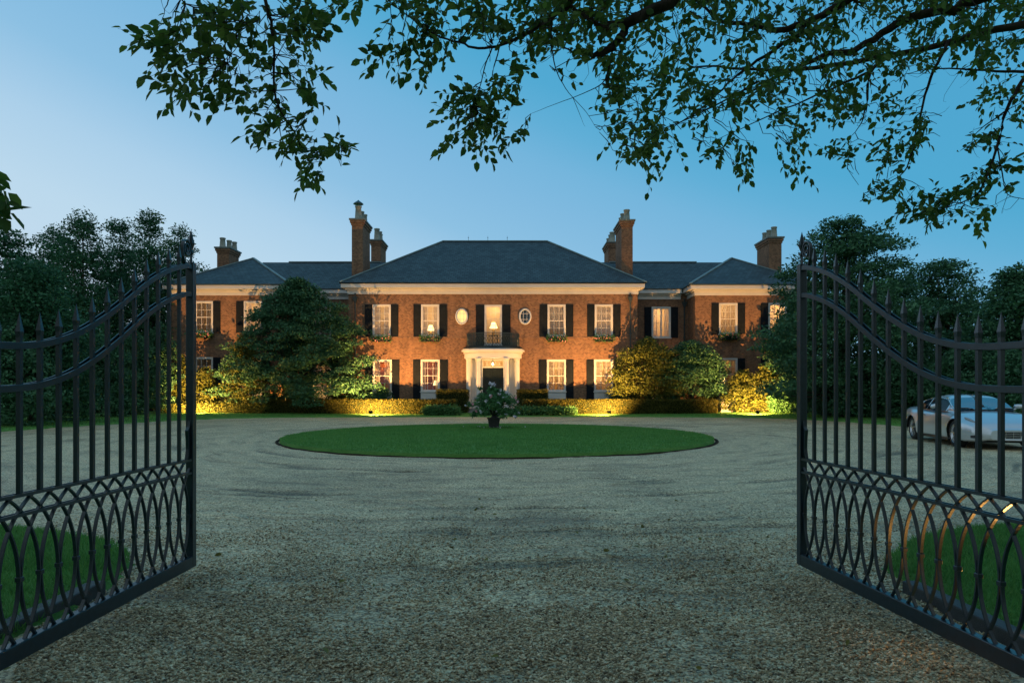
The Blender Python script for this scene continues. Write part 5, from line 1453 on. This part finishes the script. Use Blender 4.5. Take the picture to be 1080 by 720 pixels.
    # leaf clusters: (px, py, rx, ry, number, depth)
    BL = [(160, 45, 16, 10, 6, 4.2), (180, 62, 16, 12, 6, 4.2), (200, 30, 24, 14, 9, 4.2), (222, 12, 26, 10, 8, 4.2), (240, 28, 18, 16, 8, 4.2), (228, 60, 20, 14, 7, 4.2), (192, 104, 14, 12, 6, 4.2), (184, 76, 14, 6, 3, 4.2),
          (246, 92, 22, 16, 9, 4.3), (268, 68, 14, 10, 5, 4.3), (236, 108, 12, 9, 4, 4.3), (210, 84, 16, 8, 4, 4.2), (256, 12, 8, 12, 3, 4.2), (246, 46, 10, 8, 3, 4.2),
          (305, 12, 18, 12, 8, 4.6), (330, 22, 16, 12, 8, 4.6), (318, 40, 16, 12, 7, 4.6), (345, 10, 14, 10, 5, 4.7), (272, 44, 10, 10, 3, 4.5), (312, 62, 12, 8, 4, 4.6), (325, 52, 8, 6, 2, 4.6),
          (300, 88, 14, 12, 4, 4.6), (322, 106, 12, 10, 5, 4.6), (342, 84, 8, 5, 2, 4.6), (282, 134, 16, 10, 6, 4.6), (305, 130, 10, 8, 3, 4.6), (300, 156, 12, 8, 5, 4.6), (312, 142, 10, 10, 4, 4.6), (324, 172, 8, 6, 3, 4.6), (356, 160, 14, 6, 5, 4.6), (338, 164, 8, 5, 2, 4.6), (326, 190, 8, 5, 3, 4.6), (278, 116, 6, 8, 2, 4.5),
          (376, 6, 12, 6, 4, 5), (394, 66, 10, 7, 3, 5), (405, 38, 10, 5, 2, 5), (420, 6, 16, 7, 5, 5), (448, 8, 20, 8, 7, 5), (470, 20, 16, 12, 5, 5.1), (440, 50, 18, 14, 9, 5), (446, 70, 12, 8, 5, 5), (468, 52, 14, 10, 5, 5), (430, 62, 14, 8, 4, 5), (502, 12, 22, 12, 11, 5.2), (520, 28, 20, 14, 9, 5.2), (498, 36, 10, 14, 5, 5.2), (548, 16, 22, 14, 10, 5.3), (564, 34, 16, 12, 8, 5.3), (545, 46, 14, 8, 5, 5.2),
          (490, 108, 14, 16, 9, 5.1), (480, 118, 12, 8, 5, 5.1), (502, 124, 14, 12, 7, 5.1), (520, 96, 18, 10, 7, 5.1), (528, 112, 14, 10, 6, 5.1), (496, 146, 10, 8, 4, 5.1), (474, 150, 8, 6, 3, 5.1), (506, 162, 12, 6, 4, 5.1), (532, 146, 16, 7, 5, 5.1), (548, 142, 6, 5, 2, 5.1), (556, 66, 12, 9, 4, 5.2), (546, 78, 8, 6, 2, 5.2), (515, 136, 9, 6, 3, 5.1)]
    CL = []
    for px, py, rx, ry, k, d in BL:
        for _ in range(int(k * .70) + 1):
            a = rng.random() * 2 * PI; q = rng.random() ** .5; CL.append(W3(px + rx * q * math.cos(a), py - 6 + ry * q * math.sin(a), d + rng.normal() * .18))
    lo = lambda x: np.interp(x, [560, 590, 610, 640, 660, 690, 720, 740, 770, 800, 840, 870, 905, 940, 960, 985, 1010, 1060, 1080, 1140], [62, 70, 95, 140, 165, 180, 172, 160, 176, 160, 152, 152, 158, 172, 186, 182, 120, 100, 92, 90])
    k = 0; trial = 0
    while k < 900 and trial < 60000:
        trial += 1
        px = 565 + rng.random() * 600; l_ = lo(px); py = -50 + rng.random() * (l_ + 50)
        dn = vnoise(np.array([px]), np.array([py]), 26, 31)[0] + .6 * vnoise(np.array([px]), np.array([py]), 11, 32)[0]
        th = -.14 + .34 * sstep(.45, 1.0, (py + 30) / (l_ + 30)) - .22 * sstep(60, 0, py)
        if 735 < px < 800 and 14 < py < 66: th += .22
        if px > 985 and py > 62: th += .28
        if 780 < px < 850 and py > 120: th += .18
        if 600 < px < 640 and py > 60: th += .12
        if 905 < px < 990 and 72 < py < 100: th += .25
        if px < 640: th += .12
        if 640 < px < 760 and py > 60: th -= .30
        if 760 < px < 960 and py > 40: th -= .12
        if dn < th: continue
        k += 1; CL.append(W3(px, py, np.interp(px, [560, 1100], [5.6, 7.0]) + rng.normal() * .55))
    for px, py, rx, ry, n_ in ((940, 200, 24, 10, 8), (975, 212, 26, 12, 12), (990, 226, 20, 9, 9), (1018, 205, 18, 14, 10), (1035, 188, 14, 12, 7), (1034, 232, 10, 6, 4), (1060, 170, 14, 8, 4), (1072, 118, 10, 10, 4), (1050, 142, 12, 8, 5), (1030, 150, 8, 6, 3), (1040, 104, 10, 6, 2), (1078, 92, 8, 8, 3), (1070, 195, 12, 6, 2), (890, 160, 16, 8, 5), (788, 178, 8, 8, 4), (784, 160, 8, 10, 3), (832, 165, 12, 6, 3), (842, 176, 8, 4, 2)):
        for _ in range(n_):
            a = rng.random() * 2 * PI; q = rng.random() ** .5; CL.append(W3(px + rx * q * math.cos(a), py + ry * q * math.sin(a), 6.3 + rng.normal() * .2))
    CL = np.array([tuple(c) for c in CL])
    # a twig from the nearest branch to every cluster, leaves along its end
    tw = MB(); Ps = []; Ds = []
    for c in CL:
        dd = np.linalg.norm(ND[:, :3] - c, axis=1) + (ND[:, 2] < c[2]) * .12
        i = int(np.argmin(dd)); s = Vector(ND[i, :3]); e = Vector(c)
        if dd[i] < .02 or dd[i] > 1.5: continue
        dr = ((e - s).normalized() * .9 + Vector((-.35, .1 * rng.normal(), -.15)) + Vector(rng.normal(size=3)) * .45).normalized()
        L_ = .20 + .22 * rng.random(); st = e - dr * L_ * .5; en = e + dr * L_ * .5 + Vector((0, 0, -.03))
        if dd[i] > .40: s = st + (s - st).normalized() * .22
        m1 = s.lerp(st, .4) + Vector(rng.normal(size=3) * .015) + dr * .02; m2 = s.lerp(st, .75) + Vector(rng.normal(size=3) * .010) + dr * .01
        tw.tube([s, m1, m2, st, st.lerp(en, .5) + Vector(rng.normal(size=3) * .012), en], [min(.0045, ND[i, 3] * .6 + .0012), .0032, .0026, .002, .0015, .0008], 4)
        nl = int(rng.integers(6, 12)); sdv = dr.cross(Vector(rng.normal(size=3))).normalized()
        for q in range(nl):
            t = (q + .6 * rng.random()) / nl; p = st.lerp(en, t) + Vector(rng.normal(size=3) * .006)
            v = sdv * (1 if q % 2 else -1) * .8 + dr * .7 + Vector(rng.normal(size=3)) * .35 + Vector((0, 0, -.35))
            if q == nl - 1: v = dr + Vector((0, 0, -.2))
            Ps.append(p); Ds.append(v)
    # bare hanging twigs
    for _ in range(140):
        i = int(rng.integers(len(ND)));
        if ND[i, 3] > .03: continue
        s = Vector(ND[i, :3]); v = Vector((rng.normal() * .6, rng.normal() * .5, -abs(rng.normal()) * .6)); l_ = .12 + .25 * rng.random(); v.normalize(); w_ = Vector(rng.normal(size=3)) * .12 * l_
        tw.tube([s, s + v * l_ * .3 + w_ * .6, s + v * l_ * .55 + w_, s + v * l_ * .8 + w_ * .7 + Vector((0, 0, .02)), s + v * l_ + Vector((0, 0, .06))], [.0024, .002, .0016, .0012, .0007], 4)
    tw.build('twigs', M['bark'], T)
    V, Fa = leaf_geo(np.array([tuple(p) for p in Ps]), .067, rng, .62, .3, 0, np.array([tuple(v) for v in Ds]), True)
    npmesh('foliage', V, Fa, M['leafover'], T)
    # the crown above and behind the viewer
    cs = []; rs = []
    for k in range(110):
        x = -11 + 24 * rng.random(); y = -5 - 5 * rng.random(); z = .6 + 9 * rng.random(); cs.append((x, y, z)); rs.append(1.7 + .6 * rng.random())
    for k in range(190):
        a = rng.random() * 2 * PI; q = rng.random() ** .5
        x = 1.5 + 10 * q * math.cos(a); y = -4.6 + 4.6 * q * math.sin(a); z = 7.2 + 2.6 * rng.random() + (y + 2) * .25
        cs.append((x, y, z)); rs.append(.7 + .5 * rng.random())
    P = clump_points(cs, rs, [260] * 110 + [170] * 190, rng, .7, .4); V, Fa = leaf_geo(P, .26, rng, .6)
    npmesh('crown', V, Fa, M['leafover'], T)
canopy()
# leaves of a young tree at the left edge, close to the camera
def sapling():
    rng = np.random.default_rng(5); b = Vector((-3.3, 2.75, 0))
    T = thing('sapling', 'leafy branch tip of a young tree poking in at the left edge above the gate', 'tree', tuple(b))
    m = MB(); m.tube([b, b + Vector((.05, .05, 1.2)), Vector((-3.2, 2.9, 2.3)), Vector((-3.0, 3.0, 2.9))], [.05, .04, .028, .01], 8); m.build('trunk', M['bark'], T, True)
    m = MB(); Ps = []; Ds = []
    for px, py, k in ((-6, 180, 5), (-4, 196, 6), (2, 206, 5), (-6, 216, 7), (4, 222, 5), (-10, 232, 5), (-30, 190, 9), (-34, 220, 9), (-60, 200, 9), (-80, 230, 9)):
        c = W3(px, py, 3.0); m.tube([Vector((-3.0, 3.0, 2.7)), Vector((-2.7, 3.0, 2.6)), c], [.008, .005, .002], 5)
        for _ in range(k): Ps.append(c + Vector(rng.normal(size=3) * .035)); Ds.append(Vector(rng.normal(size=3)) * .5 + Vector((.35, 0, -.45)))
    m.build('twigs', M['bark'], T)
    V, Fa = leaf_geo(np.array([tuple(p) for p in Ps]), .085, rng, .6, .3, 0, np.array([tuple(v) for v in Ds]), True); npmesh('foliage', V, Fa, M['leafover'], T)
sapling()
